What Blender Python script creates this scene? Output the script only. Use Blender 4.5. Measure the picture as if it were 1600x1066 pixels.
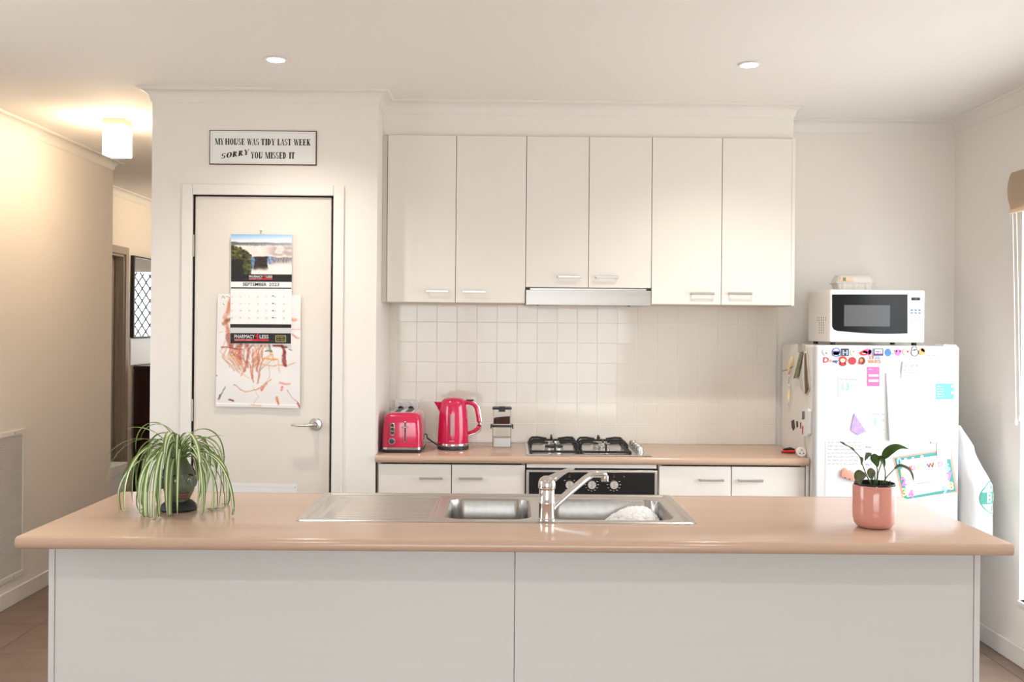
import bpy, bmesh, math, random
from mathutils import Vector, Matrix
random.seed(7)
PI = math.pi
scene = bpy.context.scene
for o in list(bpy.data.objects): bpy.data.objects.remove(o)
COL = scene.collection

# ------------------------------------------------------------------ camera
F, ROLL, YAW, CZ, VPY = 1555.6, .0085, .0064, 1.485, 514.0
cam_d = bpy.data.cameras.new('camera'); cam = bpy.data.objects.new('camera', cam_d); COL.objects.link(cam)
CM = Matrix.Rotation(-YAW, 3, 'Z') @ Matrix.Rotation(PI/2, 3, 'X') @ Matrix.Rotation(ROLL, 3, 'Z')
cam.matrix_world = Matrix.Translation((0, 0, CZ)) @ CM.to_4x4()
cam_d.sensor_width = 36.0; cam_d.lens = F*36/1600
cam_d.shift_y = (VPY-533)/1600; cam_d.clip_start = .05
scene.camera = cam

# ------------------------------------------------------------------ light
scene.view_settings.view_transform = 'Standard'; scene.view_settings.look = 'None'
scene.view_settings.gamma = 1.0; scene.view_settings.use_curve_mapping = False
scene.view_settings.exposure = 0.12
world = bpy.data.worlds.new('daylight'); scene.world = world; world.use_nodes = True
wn = world.node_tree; bg = wn.nodes['Background']
SKY_STRENGTH = 8.3
tc = wn.nodes.new('ShaderNodeTexCoord'); sx = wn.nodes.new('ShaderNodeSeparateXYZ'); cr = wn.nodes.new('ShaderNodeValToRGB')
wn.links.new(tc.outputs['Generated'], sx.inputs[0]); wn.links.new(sx.outputs['Z'], cr.inputs[0])
cr.color_ramp.elements[0].position = .46; cr.color_ramp.elements[0].color = (.50, .50, .48, 1)
cr.color_ramp.elements[1].position = .54; cr.color_ramp.elements[1].color = (.88, .95, 1.0, 1)
mp = wn.nodes.new('ShaderNodeMath'); mp.operation = 'MULTIPLY_ADD'; mp.inputs[1].default_value = .5; mp.inputs[2].default_value = .5
wn.links.new(sx.outputs['Z'], mp.inputs[0]); wn.links.new(mp.outputs[0], cr.inputs[0])
wn.links.new(cr.outputs[0], bg.inputs[0]); bg.inputs[1].default_value = SKY_STRENGTH
def portal(name, loc, rot, sx_, sy_):
    l = bpy.data.lights.new(name, 'AREA'); l.shape = 'RECTANGLE'; l.size = sx_; l.size_y = sy_; l.cycles.is_portal = True
    o = bpy.data.objects.new(name, l); o.location = loc; o.rotation_euler = rot; COL.objects.link(o)
XR, XL, YB, ZC, YREAR = 2.31, -2.605, 5.115, 2.57, -2.2       # right wall, left wall, back wall, ceiling, rear wall
WIN = (2.6, 4.445, .29, 2.12)                                  # right wall window: y0 y1 z0 z1
GD = (-1.4, 1.5, .02, 2.12)                                     # unseen rear glass door added for daylight: x0 x1 z0 z1
LWN = (2.2, 3.4, 1.0, 2.12)                                     # unseen left wall window added for side light: y0 y1 z0 z1
HW = (-2.95, -1.95, .75, 2.1)                                   # hall end window: x0 x1 z0 z1
portal('window_portal', (XR+.16, (WIN[0]+WIN[1])/2, (WIN[2]+WIN[3])/2), (0, PI/2, 0), WIN[3]-WIN[2], WIN[1]-WIN[0])
portal('added_door_portal', ((GD[0]+GD[1])/2, YREAR-.16, (GD[2]+GD[3])/2), (PI/2, 0, 0), GD[1]-GD[0], GD[3]-GD[2])
portal('left_portal', (XL-.16, (LWN[0]+LWN[1])/2, (LWN[2]+LWN[3])/2), (0, -PI/2, 0), LWN[3]-LWN[2], LWN[1]-LWN[0])
portal('hall_portal', ((HW[0]+HW[1])/2, 10.66, (HW[2]+HW[3])/2), (-PI/2, 0, 0), HW[1]-HW[0], HW[3]-HW[2])
DOWNLIGHT_W, DOWNLIGHT_COL = 44.0, (1.0, .91, .81)
LAMP_STRENGTH = 44.0

# ------------------------------------------------------------------ pixel helpers (1600 x 1066 frame)
def ray(px, py): return CM @ Vector(((px-800)/F, -(py-VPY)/F, -1))
def UY(px, py, Y): d = ray(px, py); t = Y/d.y; return d.x*t, CZ+d.z*t
def UX(px, py, X): d = ray(px, py); t = X/d.x; return d.y*t, CZ+d.z*t
def UZ(px, py, Z): d = ray(px, py); t = (Z-CZ)/d.z; return d.x*t, d.y*t

# ------------------------------------------------------------------ materials
def lin(c): return c/12.92 if c <= .04045 else ((c+.055)/1.055)**2.4
def S(r, g, b): return (lin(r/255), lin(g/255), lin(b/255))
MATS = {}
def mat(name, col, rough=.5, metal=0, spec=.5, noise=None, bump=None, coat=0, trans=0, ior=1.45, emit=0, alpha=1, sss=0):
    m = bpy.data.materials.new(name); m.use_nodes = True; nt = m.node_tree; p = nt.nodes['Principled BSDF']
    p.inputs['Base Color'].default_value = (*col, 1); p.inputs['Roughness'].default_value = rough
    p.inputs['Metallic'].default_value = metal; p.inputs['Specular IOR Level'].default_value = spec
    p.inputs['IOR'].default_value = ior; p.inputs['Coat Weight'].default_value = coat
    p.inputs['Transmission Weight'].default_value = trans
    if emit: p.inputs['Emission Color'].default_value = (*col, 1); p.inputs['Emission Strength'].default_value = emit
    tcn = None
    if noise or bump:
        tcn = nt.nodes.new('ShaderNodeTexCoord')
    if noise:   # (scale xyz, amount, detail)
        sc, amt = noise[0], noise[1]
        mpn = nt.nodes.new('ShaderNodeMapping'); mpn.inputs['Scale'].default_value = sc
        nz = nt.nodes.new('ShaderNodeTexNoise'); nz.inputs['Scale'].default_value = 1; nz.inputs['Detail'].default_value = 5
        rp = nt.nodes.new('ShaderNodeValToRGB')
        rp.color_ramp.elements[0].position = .3; rp.color_ramp.elements[1].position = .7
        rp.color_ramp.elements[0].color = (*[c*(1-amt) for c in col], 1); rp.color_ramp.elements[1].color = (*[min(1, c*(1+amt)) for c in col], 1)
        nt.links.new(tcn.outputs['Object'], mpn.inputs[0]); nt.links.new(mpn.outputs[0], nz.inputs['Vector'])
        nt.links.new(nz.outputs[0], rp.inputs[0]); nt.links.new(rp.outputs[0], p.inputs['Base Color'])
    if bump:    # (scale, strength)
        nb = nt.nodes.new('ShaderNodeTexNoise'); nb.inputs['Scale'].default_value = bump[0]; nb.inputs['Detail'].default_value = 4
        bn = nt.nodes.new('ShaderNodeBump'); bn.inputs['Strength'].default_value = bump[1]; bn.inputs['Distance'].default_value = .002
        nt.links.new(tcn.outputs['Object'], nb.inputs['Vector']); nt.links.new(nb.outputs[0], bn.inputs['Height']); nt.links.new(bn.outputs[0], p.inputs['Normal'])
    MATS[name] = m; return m
def vmat(name, rough=.6):
    m = bpy.data.materials.new(name); m.use_nodes = True; nt = m.node_tree; p = nt.nodes['Principled BSDF']
    a = nt.nodes.new('ShaderNodeAttribute'); a.attribute_name = 'print'; nt.links.new(a.outputs['Color'], p.inputs['Base Color'])
    p.inputs['Roughness'].default_value = rough; MATS[name] = m; return m
def paneglass(name):
    m = bpy.data.materials.new(name); m.use_nodes = True; nt = m.node_tree
    t = nt.nodes.new('ShaderNodeBsdfTransparent'); g = nt.nodes.new('ShaderNodeBsdfGlossy'); g.inputs['Roughness'].default_value = .02
    mx = nt.nodes.new('ShaderNodeMixShader'); mx.inputs[0].default_value = .07
    nt.links.new(t.outputs[0], mx.inputs[1]); nt.links.new(g.outputs[0], mx.inputs[2]); nt.links.new(mx.outputs[0], nt.nodes['Material Output'].inputs[0])
    MATS[name] = m; return m
mat('wall', (.83, .79, .745), .75, bump=(260, .06))
mat('ceiling', (.88, .86, .83), .8)
mat('trim', (.80, .77, .73), .45)
mat('door_paint', (.77, .715, .65), .5)
mat('floor_tile', S(132, 112, 100), .42, noise=((7, 7, 7), .12), bump=(60, .1))
mat('grout', S(190, 178, 165), .9)
mat('wall_tile', (.80, .745, .67), .07, spec=.5)
mat('tile_grout', (.86, .82, .76), .85)
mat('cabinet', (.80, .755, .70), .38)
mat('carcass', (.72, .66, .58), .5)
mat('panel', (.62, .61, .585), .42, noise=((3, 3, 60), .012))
mat('laminate', S(194, 164, 143), .17, noise=((1.2, 55, 55), .05), bump=(40, .02))
mat('steel', (.62, .59, .56), .24, 1, noise=((1, 200, 200), .06))
mat('brushed', (.60, .57, .53), .34, 1)
mat('bowl_steel_shaded', (.40, .375, .35), .3, 1, noise=((60, 60, 60), .06))  # sink steel darkened, shade inside the bowls put into the colour
mat('chrome', (.72, .70, .68), .05, 1)
mat('knob_metal', (.82, .81, .80), .22, .8)
mat('hood_steel', (.42, .40, .38), .32, 1, noise=((1, 1, 120), .08))
mat('satin', (.55, .53, .50), .3, 1)
mat('black_gloss', (.008, .008, .009), .08)
mat('black', (.012, .012, .013), .4)
mat('cast_iron', (.012, .012, .012), .5)
mat('burner', (.75, .73, .70), .3, .8)
mat('white_plastic', (.82, .82, .81), .3)
mat('fridge_white', (.62, .62, .625), .3, bump=(300, .04))
mat('fridge_side', (.80, .76, .71), .4)  # warm light on the white side put into this beige
mat('paper', (.66, .66, .66), .7)
mat('sheet_white', (.84, .84, .84), .7)
mat('pink', S(203, 30, 78), .16, coat=.6)
mat('pink_dark', S(160, 18, 58), .3)
mat('dark_grey', (.03, .034, .04), .35)
mat('water_window', (.42, .36, .36), .25)
mat('clear', (1, 1, 1), .03, trans=1, ior=1.18)
mat('coffee', (.06, .018, .01), .95, bump=(400, .6))
mat('sugar', (.86, .84, .82), .9)
mat('pot_pink', S(205, 140, 125), .12, coat=.4)
mat('soil', (.008, .007, .006), .9, bump=(300, .5))
mat('leaf_dark', S(78, 106, 42), .4, noise=((40, 40, 40), .3))
mat('leaf_dull', S(120, 124, 90), .5, noise=((60, 60, 60), .3))
mat('leaf_dry', S(110, 92, 66), .6)
mat('stem', S(92, 112, 58), .5)
mat('skin_green', S(98, 104, 84), .35, noise=((50, 50, 50), .15))
mat('lips', S(118, 72, 60), .4)
mat('hair_black', (.014, .014, .016), .5, bump=(60, .6))
mat('lampglass', (1.0, .77, .52), .3, emit=LAMP_STRENGTH)
mat('lens', (1.0, .88, .74), .3, emit=30)
mat('blind', S(236, 213, 186), .8, noise=((300, 300, 300), .06))
mat('dark_wood', S(48, 18, 14), .3, noise=((30, 30, 2), .3))
mat('mirror', (.9, .9, .9), .01, 1)
mat('hall_door_shaded', (.36, .32, .28), .5)  # shade on the unlit frame put into its grey brown colour
mat('carton', (.62, .59, .54), .9, bump=(200, .4))
mat('box_grey', (.80, .83, .86), .7, noise=((30, 30, 30), .05))
mat('lattice', (.12, .13, .13), .4)
mat('rust', S(96, 62, 48), .7, noise=((120, 120, 120), .5))
mat('ink', (.012, .01, .01), .6)
mat('red_ink', S(214, 40, 48), .5)
mat('gold_ink', S(176, 164, 98), .5)
mat('grey_ink', S(118, 116, 128), .6)
mat('blue_ink', S(112, 184, 212), .6)
mat('cyan_card', S(104, 190, 226), .5)
mat('pink_card', S(232, 104, 164), .5)
mat('teal', S(66, 144, 140), .6)
mat('peach', S(228, 150, 130), .6)
mat('lilac', S(178, 150, 210), .5, noise=((60, 60, 60), .15))
mat('green_ink', S(60, 138, 124), .6)
mat('foam', (.88, .88, .88), .8, bump=(500, .5))
mat('glass_fog', (.11, .11, .115), .2, spec=.2)
mat('micro_glass', (.012, .012, .013), .12, spec=.18)
mat('display', S(90, 110, 50), .3)
mat('button_blue', S(48, 104, 168), .4)
mat('outlet_white', (.80, .79, .77), .35)
mat('red_plastic', S(200, 30, 34), .3)
mat('magnet_strip', (.05, .04, .035), .6)
vmat('printed', .45); vmat('painted', .75)
paneglass('pane')
for n, c in dict(m_grey=(205, 205, 205), m_blue=(60, 80, 190), m_dark=(34, 36, 48), m_mint=(205, 232, 190), m_red=(228, 50, 62), m_violet=(190, 110, 200), m_sky=(62, 124, 214), m_rose=(240, 120, 200), m_peach=(246, 186, 150), m_tan=(214, 160, 96), m_cream=(244, 222, 178), m_maroon=(150, 24, 34), m_brown=(104, 52, 40), m_steelblue=(150, 170, 190), m_orange=(240, 140, 100), m_lightblue=(150, 190, 235), m_lime=(190, 220, 140), m_yellow=(240, 225, 140)).items():
    mat(n, S(*c), .4)

# ------------------------------------------------------------------ mesh helpers: everything is written in world metres
ORG = {}
class MB:
    def __init__(s): s.bm = bmesh.new(); s.bev = False
    def _merge(s, b, M=None):
        if M is not None: b.transform(M)
        me = bpy.data.meshes.new('tmp'); b.to_mesh(me); b.free(); s.bm.from_mesh(me); bpy.data.meshes.remove(me); return s
    def box(s, x0, x1, y0, y1, z0, z1, bev=0, seg=2, M=None):
        b = bmesh.new(); bmesh.ops.create_cube(b, size=1)
        for v in b.verts: v.co = Vector(((x0+x1)/2+v.co.x*(x1-x0), (y0+y1)/2+v.co.y*(y1-y0), (z0+z1)/2+v.co.z*(z1-z0)))
        if bev:
            s.bev = True; bmesh.ops.bevel(b, geom=b.edges[:], offset=bev, segments=seg, affect='EDGES', profile=.5)
        return s._merge(b, M)
    def prism(s, pts, axis, a0, a1, bev=0):
        """pts: polygon in the plane across axis ('y': (x,z), 'x': (y,z), 'z': (x,y))"""
        b = bmesh.new()
        f3 = dict(y=lambda p, a: (p[0], a, p[1]), x=lambda p, a: (a, p[0], p[1]), z=lambda p, a: (p[0], p[1], a))[axis]
        v0 = [b.verts.new(f3(p, a0)) for p in pts]; v1 = [b.verts.new(f3(p, a1)) for p in pts]; n = len(pts)
        b.faces.new(v0); b.faces.new(v1[::-1])
        for i in range(n): b.faces.new((v0[i], v1[i], v1[(i+1) % n], v0[(i+1) % n]))
        bmesh.ops.recalc_face_normals(b, faces=b.faces)
        if bev:
            ed = [e for e in b.edges if abs((e.verts[0].co-e.verts[1].co)[dict(x=0, y=1, z=2)[axis]]) < 1e-6]
            bmesh.ops.bevel(b, geom=ed, offset=bev, segments=2, affect='EDGES', profile=.5)
        return s._merge(b)
    def lathe(s, prof, c, seg=32, axis='z', M=None, cap=True):
        b = bmesh.new(); rings = []
        for r, h in prof:
            ring = []
            for i in range(seg):
                a = 2*PI*i/seg; ring.append(b.verts.new((r*math.cos(a), r*math.sin(a), h)))
            rings.append(ring)
        for k in range(len(rings)-1):
            for i in range(seg): b.faces.new((rings[k][i], rings[k][(i+1) % seg], rings[k+1][(i+1) % seg], rings[k+1][i]))
        if cap:
            b.faces.new(rings[0][::-1]); b.faces.new(rings[-1])
        bmesh.ops.recalc_face_normals(b, faces=b.faces)
        R = dict(z=Matrix(), y=Matrix.Rotation(PI/2, 4, 'X'), x=Matrix.Rotation(PI/2, 4, 'Y'))[axis]
        return s._merge(b, Matrix.Translation(c) @ (M if M is not None else R))
    def tube(s, pts, r, seg=8, flat=1.0):
        pts = [Vector(p) for p in pts]; n = len(pts); b = bmesh.new(); rings = []
        rr = r if isinstance(r, (list, tuple)) else [r]*n
        up = Vector((0, 0, 1))
        for i, p in enumerate(pts):
            t = (pts[min(i+1, n-1)]-pts[max(i-1, 0)]).normalized()
            sd = t.cross(up)
            if sd.length < 1e-3: sd = t.cross(Vector((0, 1, 0)))
            sd.normalize(); u = sd.cross(t).normalized()
            rings.append([b.verts.new(p+rr[i]*(math.cos(2*PI*k/seg)*sd+flat*math.sin(2*PI*k/seg)*u)) for k in range(seg)])
        for i in range(n-1):
            for k in range(seg): b.faces.new((rings[i][k], rings[i][(k+1) % seg], rings[i+1][(k+1) % seg], rings[i+1][k]))
        b.faces.new(rings[0][::-1]); b.faces.new(rings[-1]); bmesh.ops.recalc_face_normals(b, faces=b.faces)
        return s._merge(b)
    def ball(s, c, rx, ry, rz, u=16, v=10, M=None):
        b = bmesh.new(); bmesh.ops.create_uvsphere(b, u_segments=u, v_segments=v, radius=1)
        for w in b.verts: w.co = Vector((w.co.x*rx, w.co.y*ry, w.co.z*rz))
        return s._merge(b, Matrix.Translation(c) @ (M if M is not None else Matrix()))
    def loft(s, rings, cap=True):
        b = bmesh.new(); R = [[b.verts.new(p) for p in r] for r in rings]; n = len(R[0])
        for k in range(len(R)-1):
            for i in range(n): b.faces.new((R[k][i], R[k][(i+1) % n], R[k+1][(i+1) % n], R[k+1][i]))
        if cap: b.faces.new(R[0][::-1]); b.faces.new(R[-1])
        bmesh.ops.recalc_face_normals(b, faces=b.faces); return s._merge(b)
    def sheet(s, rows, thick=0):
        b = bmesh.new(); V = [[b.verts.new(p) for p in r] for r in rows]
        for i in range(len(V)-1):
            for j in range(len(V[0])-1): b.faces.new((V[i][j], V[i][j+1], V[i+1][j+1], V[i+1][j]))
        if thick: bmesh.ops.solidify(b, geom=b.faces[:], thickness=thick)
        return s._merge(b)
    def mesh(s, me, M): 
        b = bmesh.new(); b.from_mesh(me); return s._merge(b, M)
    def build(s, name, m, parent=None, smooth=True, ang=35, org=None):
        me = bpy.data.meshes.new(name)
        if parent is not None: o0 = ORG[parent.name]
        elif org is not None: o0 = Vector(org)
        else:
            vs = [v.co for v in s.bm.verts]
            o0 = Vector(((min(v.x for v in vs)+max(v.x for v in vs))/2, (min(v.y for v in vs)+max(v.y for v in vs))/2, min(v.z for v in vs)))
        bmesh.ops.translate(s.bm, verts=s.bm.verts[:], vec=-o0)
        s.bm.to_mesh(me); s.bm.free(); me.materials.append(MATS[m])
        if smooth:
            me.polygons.foreach_set('use_smooth', [True]*len(me.polygons)); me.set_sharp_from_angle(angle=math.radians(ang))
        o = bpy.data.objects.new(name, me); COL.objects.link(o)
        if smooth and s.bev:
            wn_ = o.modifiers.new('weighted_normals', 'WEIGHTED_NORMAL'); wn_.keep_sharp = True; wn_.weight = 100
        if parent is not None: o.parent = parent
        else: o.location = o0
        ORG[o.name] = o0; return o
def tag(o, label, cat, group=None, kind=None):
    o['label'] = label
    if cat: o['category'] = cat
    if group: o['group'] = group
    if kind: o['kind'] = kind
    return o
def thing(name, label, cat, loc, group=None):
    o = bpy.data.objects.new(name, None); o.empty_display_size = .05; COL.objects.link(o); o.location = loc; ORG[o.name] = Vector(loc)
    return tag(o, label, cat, group)
def struct(mb, name, m, label=None, smooth=False):
    o = mb.build(name, m, smooth=smooth); o['kind'] = 'structure'
    if label: o['label'] = label
    return o
def sempty(name, loc, label):
    o = bpy.data.objects.new(name, None); COL.objects.link(o); o.location = loc; ORG[o.name] = Vector(loc); o['kind'] = 'structure'; o['label'] = label; return o
def text(mb, s, x, z, h, Y, width=None, bold=0, shear=0, ang=0, align='CENTER'):
    """flat lettering on a plane facing the camera side (-Y); x,z = centre, h = capital height"""
    cu = bpy.data.curves.new('t', 'FONT'); cu.body = s; cu.align_x = align; cu.align_y = 'CENTER'; cu.size = h/.69; cu.shear = shear; cu.resolution_u = 3
    if bold: cu.offset = bold
    ob = bpy.data.objects.new('t', cu); COL.objects.link(ob); bpy.context.view_layer.update()
    me = bpy.data.meshes.new_from_object(ob); bpy.data.objects.remove(ob)
    xs = [v.co.x for v in me.vertices]; k = 1
    if width and xs: k = width/(max(xs)-min(xs))
    M = Matrix.Translation((x, Y, z)) @ Matrix.Rotation(ang, 4, 'Y') @ Matrix.Rotation(PI/2, 4, 'X') @ Matrix.Diagonal((k, 1, 1, 1))
    mb.mesh(me, M); bpy.data.meshes.remove(me); bpy.data.curves.remove(cu)
def quad(px4, Y, t=.0008):
    return [UY(x, y, Y) for x, y in px4], Y-t, Y
def paper(name, px4, Y, m, parent=None, t=.0008):
    p, a, b = quad(px4, Y, t); return MB().prism(p, 'y', a, b).build(name, m, parent, smooth=False)
def rect_px(x0, y0, x1, y1): return [(x0, y0), (x1, y0), (x1, y1), (x0, y1)]
def disc(mb, px, py, rpx, Y, t, seg=24, ry=None):
    x, z = UY(px, py, Y); r = rpx*Y/F; q = (ry or rpx)*Y/F
    return mb.prism([(x+r*math.cos(2*PI*i/seg), z+q*math.sin(2*PI*i/seg)) for i in range(seg)], 'y', Y-t, Y)
def ribbon(mb, pts, w, Y):
    """thin flat ink stroke in the plane y = Y"""
    b = bmesh.new(); L = []
    for i, p in enumerate(pts):
        a = Vector(pts[max(i-1, 0)]); c = Vector(pts[min(i+1, len(pts)-1)]); d = (c-a)
        n = Vector((-d.y, d.x)).normalized()*w/2 if d.length > 1e-9 else Vector((0, w/2))
        L.append((b.verts.new((p[0]+n.x, Y, p[1]+n.y)), b.verts.new((p[0]-n.x, Y, p[1]-n.y))))
    for i in range(len(L)-1): b.faces.new((L[i][0], L[i][1], L[i+1][1], L[i+1][0]))
    return mb._merge(b)

# ------------------------------------------------------------------ the setting
YP = 4.575                                  # pantry face
PX0, PX1 = -1.628, -.594                    # pantry block
HX = -3.10; DH = (7.2, 8.1, 2.06)           # far hall wall and its door opening
struct(MB().box(XL-.12, 2.43, YREAR-.12, 6.6, -.06, -.004).box(HX-.11, 2.43, 6.6, 10.7, -.06, -.004), 'floor', 'grout', 'brown floor tiles with pale grout lines')
floor = bpy.data.objects['floor']
P = .4525; tcache = {}
def floor_zone(x0, x1, y0, y1):
    i0 = math.floor((x0+2.30)/P); i1 = math.ceil((x1+2.30)/P); j0 = math.floor((y0-4.503)/P); j1 = math.ceil((y1-4.503)/P)
    for i in range(i0, i1):
        for j in range(j0, j1):
            a, b = max(x0, -2.30+i*P+.0015), min(x1, -2.30+(i+1)*P-.0015); c, d = max(y0, 4.503+j*P+.0015), min(y1, 4.503+(j+1)*P-.0015)
            if b-a < .01 or d-c < .01: continue
            k = (round(b-a, 3), round(d-c, 3))
            if k not in tcache:
                o = MB().box(a, b, c, d, -.012, 0, .0012, 1).build('floor_tile', 'floor_tile', floor, smooth=False)
                me = o.data; ctr = Vector(((a+b)/2, (c+d)/2, -.012)); me.transform(Matrix.Translation(ORG['floor']-ctr)); o.location = ctr-ORG['floor']; tcache[k] = me
            else:
                o = bpy.data.objects.new('floor_tile', tcache[k]); COL.objects.link(o); o.parent = floor
                o.location = Vector(((a+b)/2, (c+d)/2, -.012))-ORG['floor']
floor_zone(XL, XR, YREAR, YP); floor_zone(PX1, XR, YP, YB); floor_zone(-3.1, PX0, YP, 10.6)

struct(MB().box(XL-.12, 2.43, YREAR-.12, 6.6, ZC, ZC+.1).box(HX-.11, 2.43, 6.6, 10.7, ZC, ZC+.1), 'ceiling', 'ceiling', 'flat white plaster ceiling')
struct(MB().box(PX1-.01, XR+.01, YB, YB+.1, 0, ZC), 'wall_back', 'wall', 'cream kitchen wall behind the cooktop')
w = MB()
w.box(XR, XR+.12, YREAR, WIN[0], 0, ZC).box(XR, XR+.12, WIN[1], YB+.1, 0, ZC).box(XR, XR+.12, WIN[0], WIN[1], 0, WIN[2]).box(XR, XR+.12, WIN[0], WIN[1], WIN[3], ZC)
struct(w, 'wall_right', 'wall', 'cream wall with the tall window')
w = MB().box(XL-.12, XL, YREAR, LWN[0], 0, ZC).box(XL-.12, XL, LWN[1], 6.6, 0, ZC).box(XL-.12, XL, LWN[0], LWN[1], 0, LWN[2]).box(XL-.12, XL, LWN[0], LWN[1], LWN[3], ZC).box(-3.21, XL-.12, 6.5, 6.6, 0, ZC)
struct(w, 'wall_left', 'wall', 'cream hall wall with the return air grille')
w = MB().box(XL-.12, GD[0], YREAR-.12, YREAR, 0, ZC).box(GD[1], 2.43, YREAR-.12, YREAR, 0, ZC).box(GD[0], GD[1], YREAR-.12, YREAR, GD[3], ZC)
struct(w, 'wall_rear', 'wall', 'living room wall with the added glass door')
DX0, DX1, DZ = -1.437, -.793, 2.088        # pantry door opening
w = MB().box(PX0, DX0, YP, YP+.09, 0, ZC).box(DX1, PX1, YP, YP+.09, 0, ZC).box(DX0, DX1, YP, YP+.09, DZ, ZC)
w.box(PX0, PX0+.09, YP+.09, 10.6, 0, ZC).box(PX1-.09, PX1, YP+.09, YB+.1, 0, ZC).box(PX0+.09, PX1-.09, 5.9, 5.98, 0, ZC)
struct(w, 'wall_pantry', 'wall', 'cream pantry walls around the painted door')
w = MB().box(HX-.11, HX, 6.6, DH[0], 0, ZC).box(HX-.11, HX, DH[1], 10.6, 0, ZC).box(HX-.11, HX, DH[0], DH[1], DH[2], ZC)
struct(w, 'wall_hall', 'wall', 'cream wall at the far side of the hall')
w = MB().box(HX-.11, HW[0], 10.6, 10.7, 0, ZC).box(HW[1], PX0+.1, 10.6, 10.7, 0, ZC).box(HW[0], HW[1], 10.6, 10.7, 0, HW[2]).box(HW[0], HW[1], 10.6, 10.7, HW[3], ZC)
struct(w, 'wall_hall_end', 'wall', 'end wall of the hall with a screened window')
BX1 = 1.374; YBH = 4.772
struct(MB().box(PX1, BX1, YBH, YB, 2.409, ZC), 'wall_bulkhead', 'wall', 'plaster bulkhead above the wall cabinets')

# cornices: cove swept round the walls with mitred corners (path runs with the room on its right-hand side)
def cornice(name, path, label, size=.058):
    prof = [(0, 0), (.004, 0), (.006, .006)]
    for k in range(7):
        a = PI/2*k/6; prof.append((.008+(size-.016)*(1-math.cos(a)), .010+(size-.020)*math.sin(a)))
    prof += [(size-.004, size-.006), (size, size-.004), (size, size), (0, size)]
    pts = [Vector(p) for p in path]; rings = []
    for i, p in enumerate(pts):
        def nrm(a, b): d = (b-a).normalized(); return Vector((d.y, -d.x))
        if i == 0: n = nrm(pts[0], pts[1])
        elif i == len(pts)-1: n = nrm(pts[-2], pts[-1])
        else:
            n1, n2 = nrm(pts[i-1], p), nrm(p, pts[i+1]); n = (n1+n2)/(1+n1.dot(n2))
        rings.append([(p.x+n.x*u, p.y+n.y*u, ZC-size+h) for u, h in prof])
    o = MB().loft(rings).build(name, 'trim', smooth=True, ang=25); o['kind'] = 'structure'; o['label'] = label
cornice('trim_1', [(PX0, 10.6), (PX0, YP), (PX1, YP), (PX1, YBH), (BX1, YBH), (BX1, YB), (XR, YB), (XR, YREAR)][::1], 'white cove cornice round the pantry, bulkhead and window wall')
cornice('trim_2', [(XL, YREAR), (XL, 6.6), (HX, 6.6), (HX, 10.6)], 'white cove cornice along the hall wall')
def skirting(name, boxes, label):
    m = MB()
    for b in boxes: m.box(*b, .004, 1)
    struct(m, name, 'trim', label, True)
skirting('baseboard_left', [(XL, XL+.014, YREAR, 6.6, 0, .088)], 'white skirting board along the hall wall')
skirting('baseboard_right', [(XR-.014, XR, YREAR, YB, 0, .088)], 'white skirting board below the window')
skirting('baseboard_pantry', [(PX0, DX0-.06, YP-.014, YP, 0, .088), (DX1+.06, PX1, YP-.014, YP, 0, .088)], 'white skirting board at the pantry')
skirting('baseboard_hall', [(HX, HX+.014, 6.6, DH[0]-.07, 0, .088), (HX, HX+.014, DH[1]+.07, 10.6, 0, .088)], 'white skirting board in the hall')

# splashback tiles, each a piece of the back wall
wb = bpy.data.objects['wall_back']
MB().box(PX1, 1.394, YB-.0056, YB, .90, 1.62).build('grout_bed', 'tile_grout', wb, smooth=False)
TP = .1029; cache = {}
xe = [PX1, -.5585]
while xe[-1] < 1.394-.004: xe.append(min(xe[-1]+TP, 1.394))
ze = [.90+TP*k for k in range(7)]+[1.615]
for i in range(len(xe)-1):
    for j in range(len(ze)-1):
        a, b, c, d = xe[i]+.001, xe[i+1]-.001, ze[j]+.001, ze[j+1]-.001
        if b-a < .006: continue
        k = (round(b-a, 3), round(d-c, 3)); ctr = Vector(((a+b)/2, YB-.003, (c+d)/2))
        if k not in cache:
            o = MB().box(a, b, YB-.0068, YB-.001, c, d, .0012, 1).build('tile', 'wall_tile', wb, smooth=False)
            o.data.transform(Matrix.Translation(ORG['wall_back']-ctr)); cache[k] = o.data
        else:
            o = bpy.data.objects.new('tile', cache[k]); COL.objects.link(o); o.parent = wb
        o.location = ctr-ORG['wall_back']
        o.rotation_euler = (random.uniform(-.006, .006), 0, random.uniform(-.006, .006))

# windows
def window_parts(root, horiz, a0, a1, z0, z1, c, mull=()):
    """frame, sashes and panes in a plane: horiz 'y' (plane x = c) or 'x' (plane y = c)"""
    def bx(m, u0, u1, w0, w1, t0, t1, bev=.003):
        if horiz == 'y': m.box(c+t0, c+t1, u0, u1, w0, w1, bev, 1)
        else: m.box(u0, u1, c+t0, c+t1, w0, w1, bev, 1)
    f = MB()
    bx(f, a0, a1, z0, z0+.045, -.03, .03); bx(f, a0, a1, z1-.045, z1, -.03, .03); bx(f, a0, a0+.045, z0+.045, z1-.045, -.03, .03); bx(f, a1-.045, a1, z0+.045, z1-.045, -.03, .03)
    f.build('window_frame', 'white_plastic', root)
    ed = [a0+.045]+list(mull)+[a1-.045]
    for q in mull:
        m = MB(); bx(m, q-.02, q+.02, z0+.045, z1-.045, -.025, .025); m.build('mullion', 'white_plastic', root)
    for p, q in zip(ed[:-1], ed[1:]):
        m = MB(); bx(m, p+.001, q-.001, z0+.046, z1-.046, -.003, .003, 0); m.build('pane', 'pane', root, smooth=False)
r = sempty('window_1', (XR+.08, (WIN[0]+WIN[1])/2, WIN[2]), 'tall bright window under the beige blind')
window_parts(r, 'y', WIN[0], WIN[1], WIN[2], WIN[3], XR+.085, ((WIN[0]+WIN[1])/2,))
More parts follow.
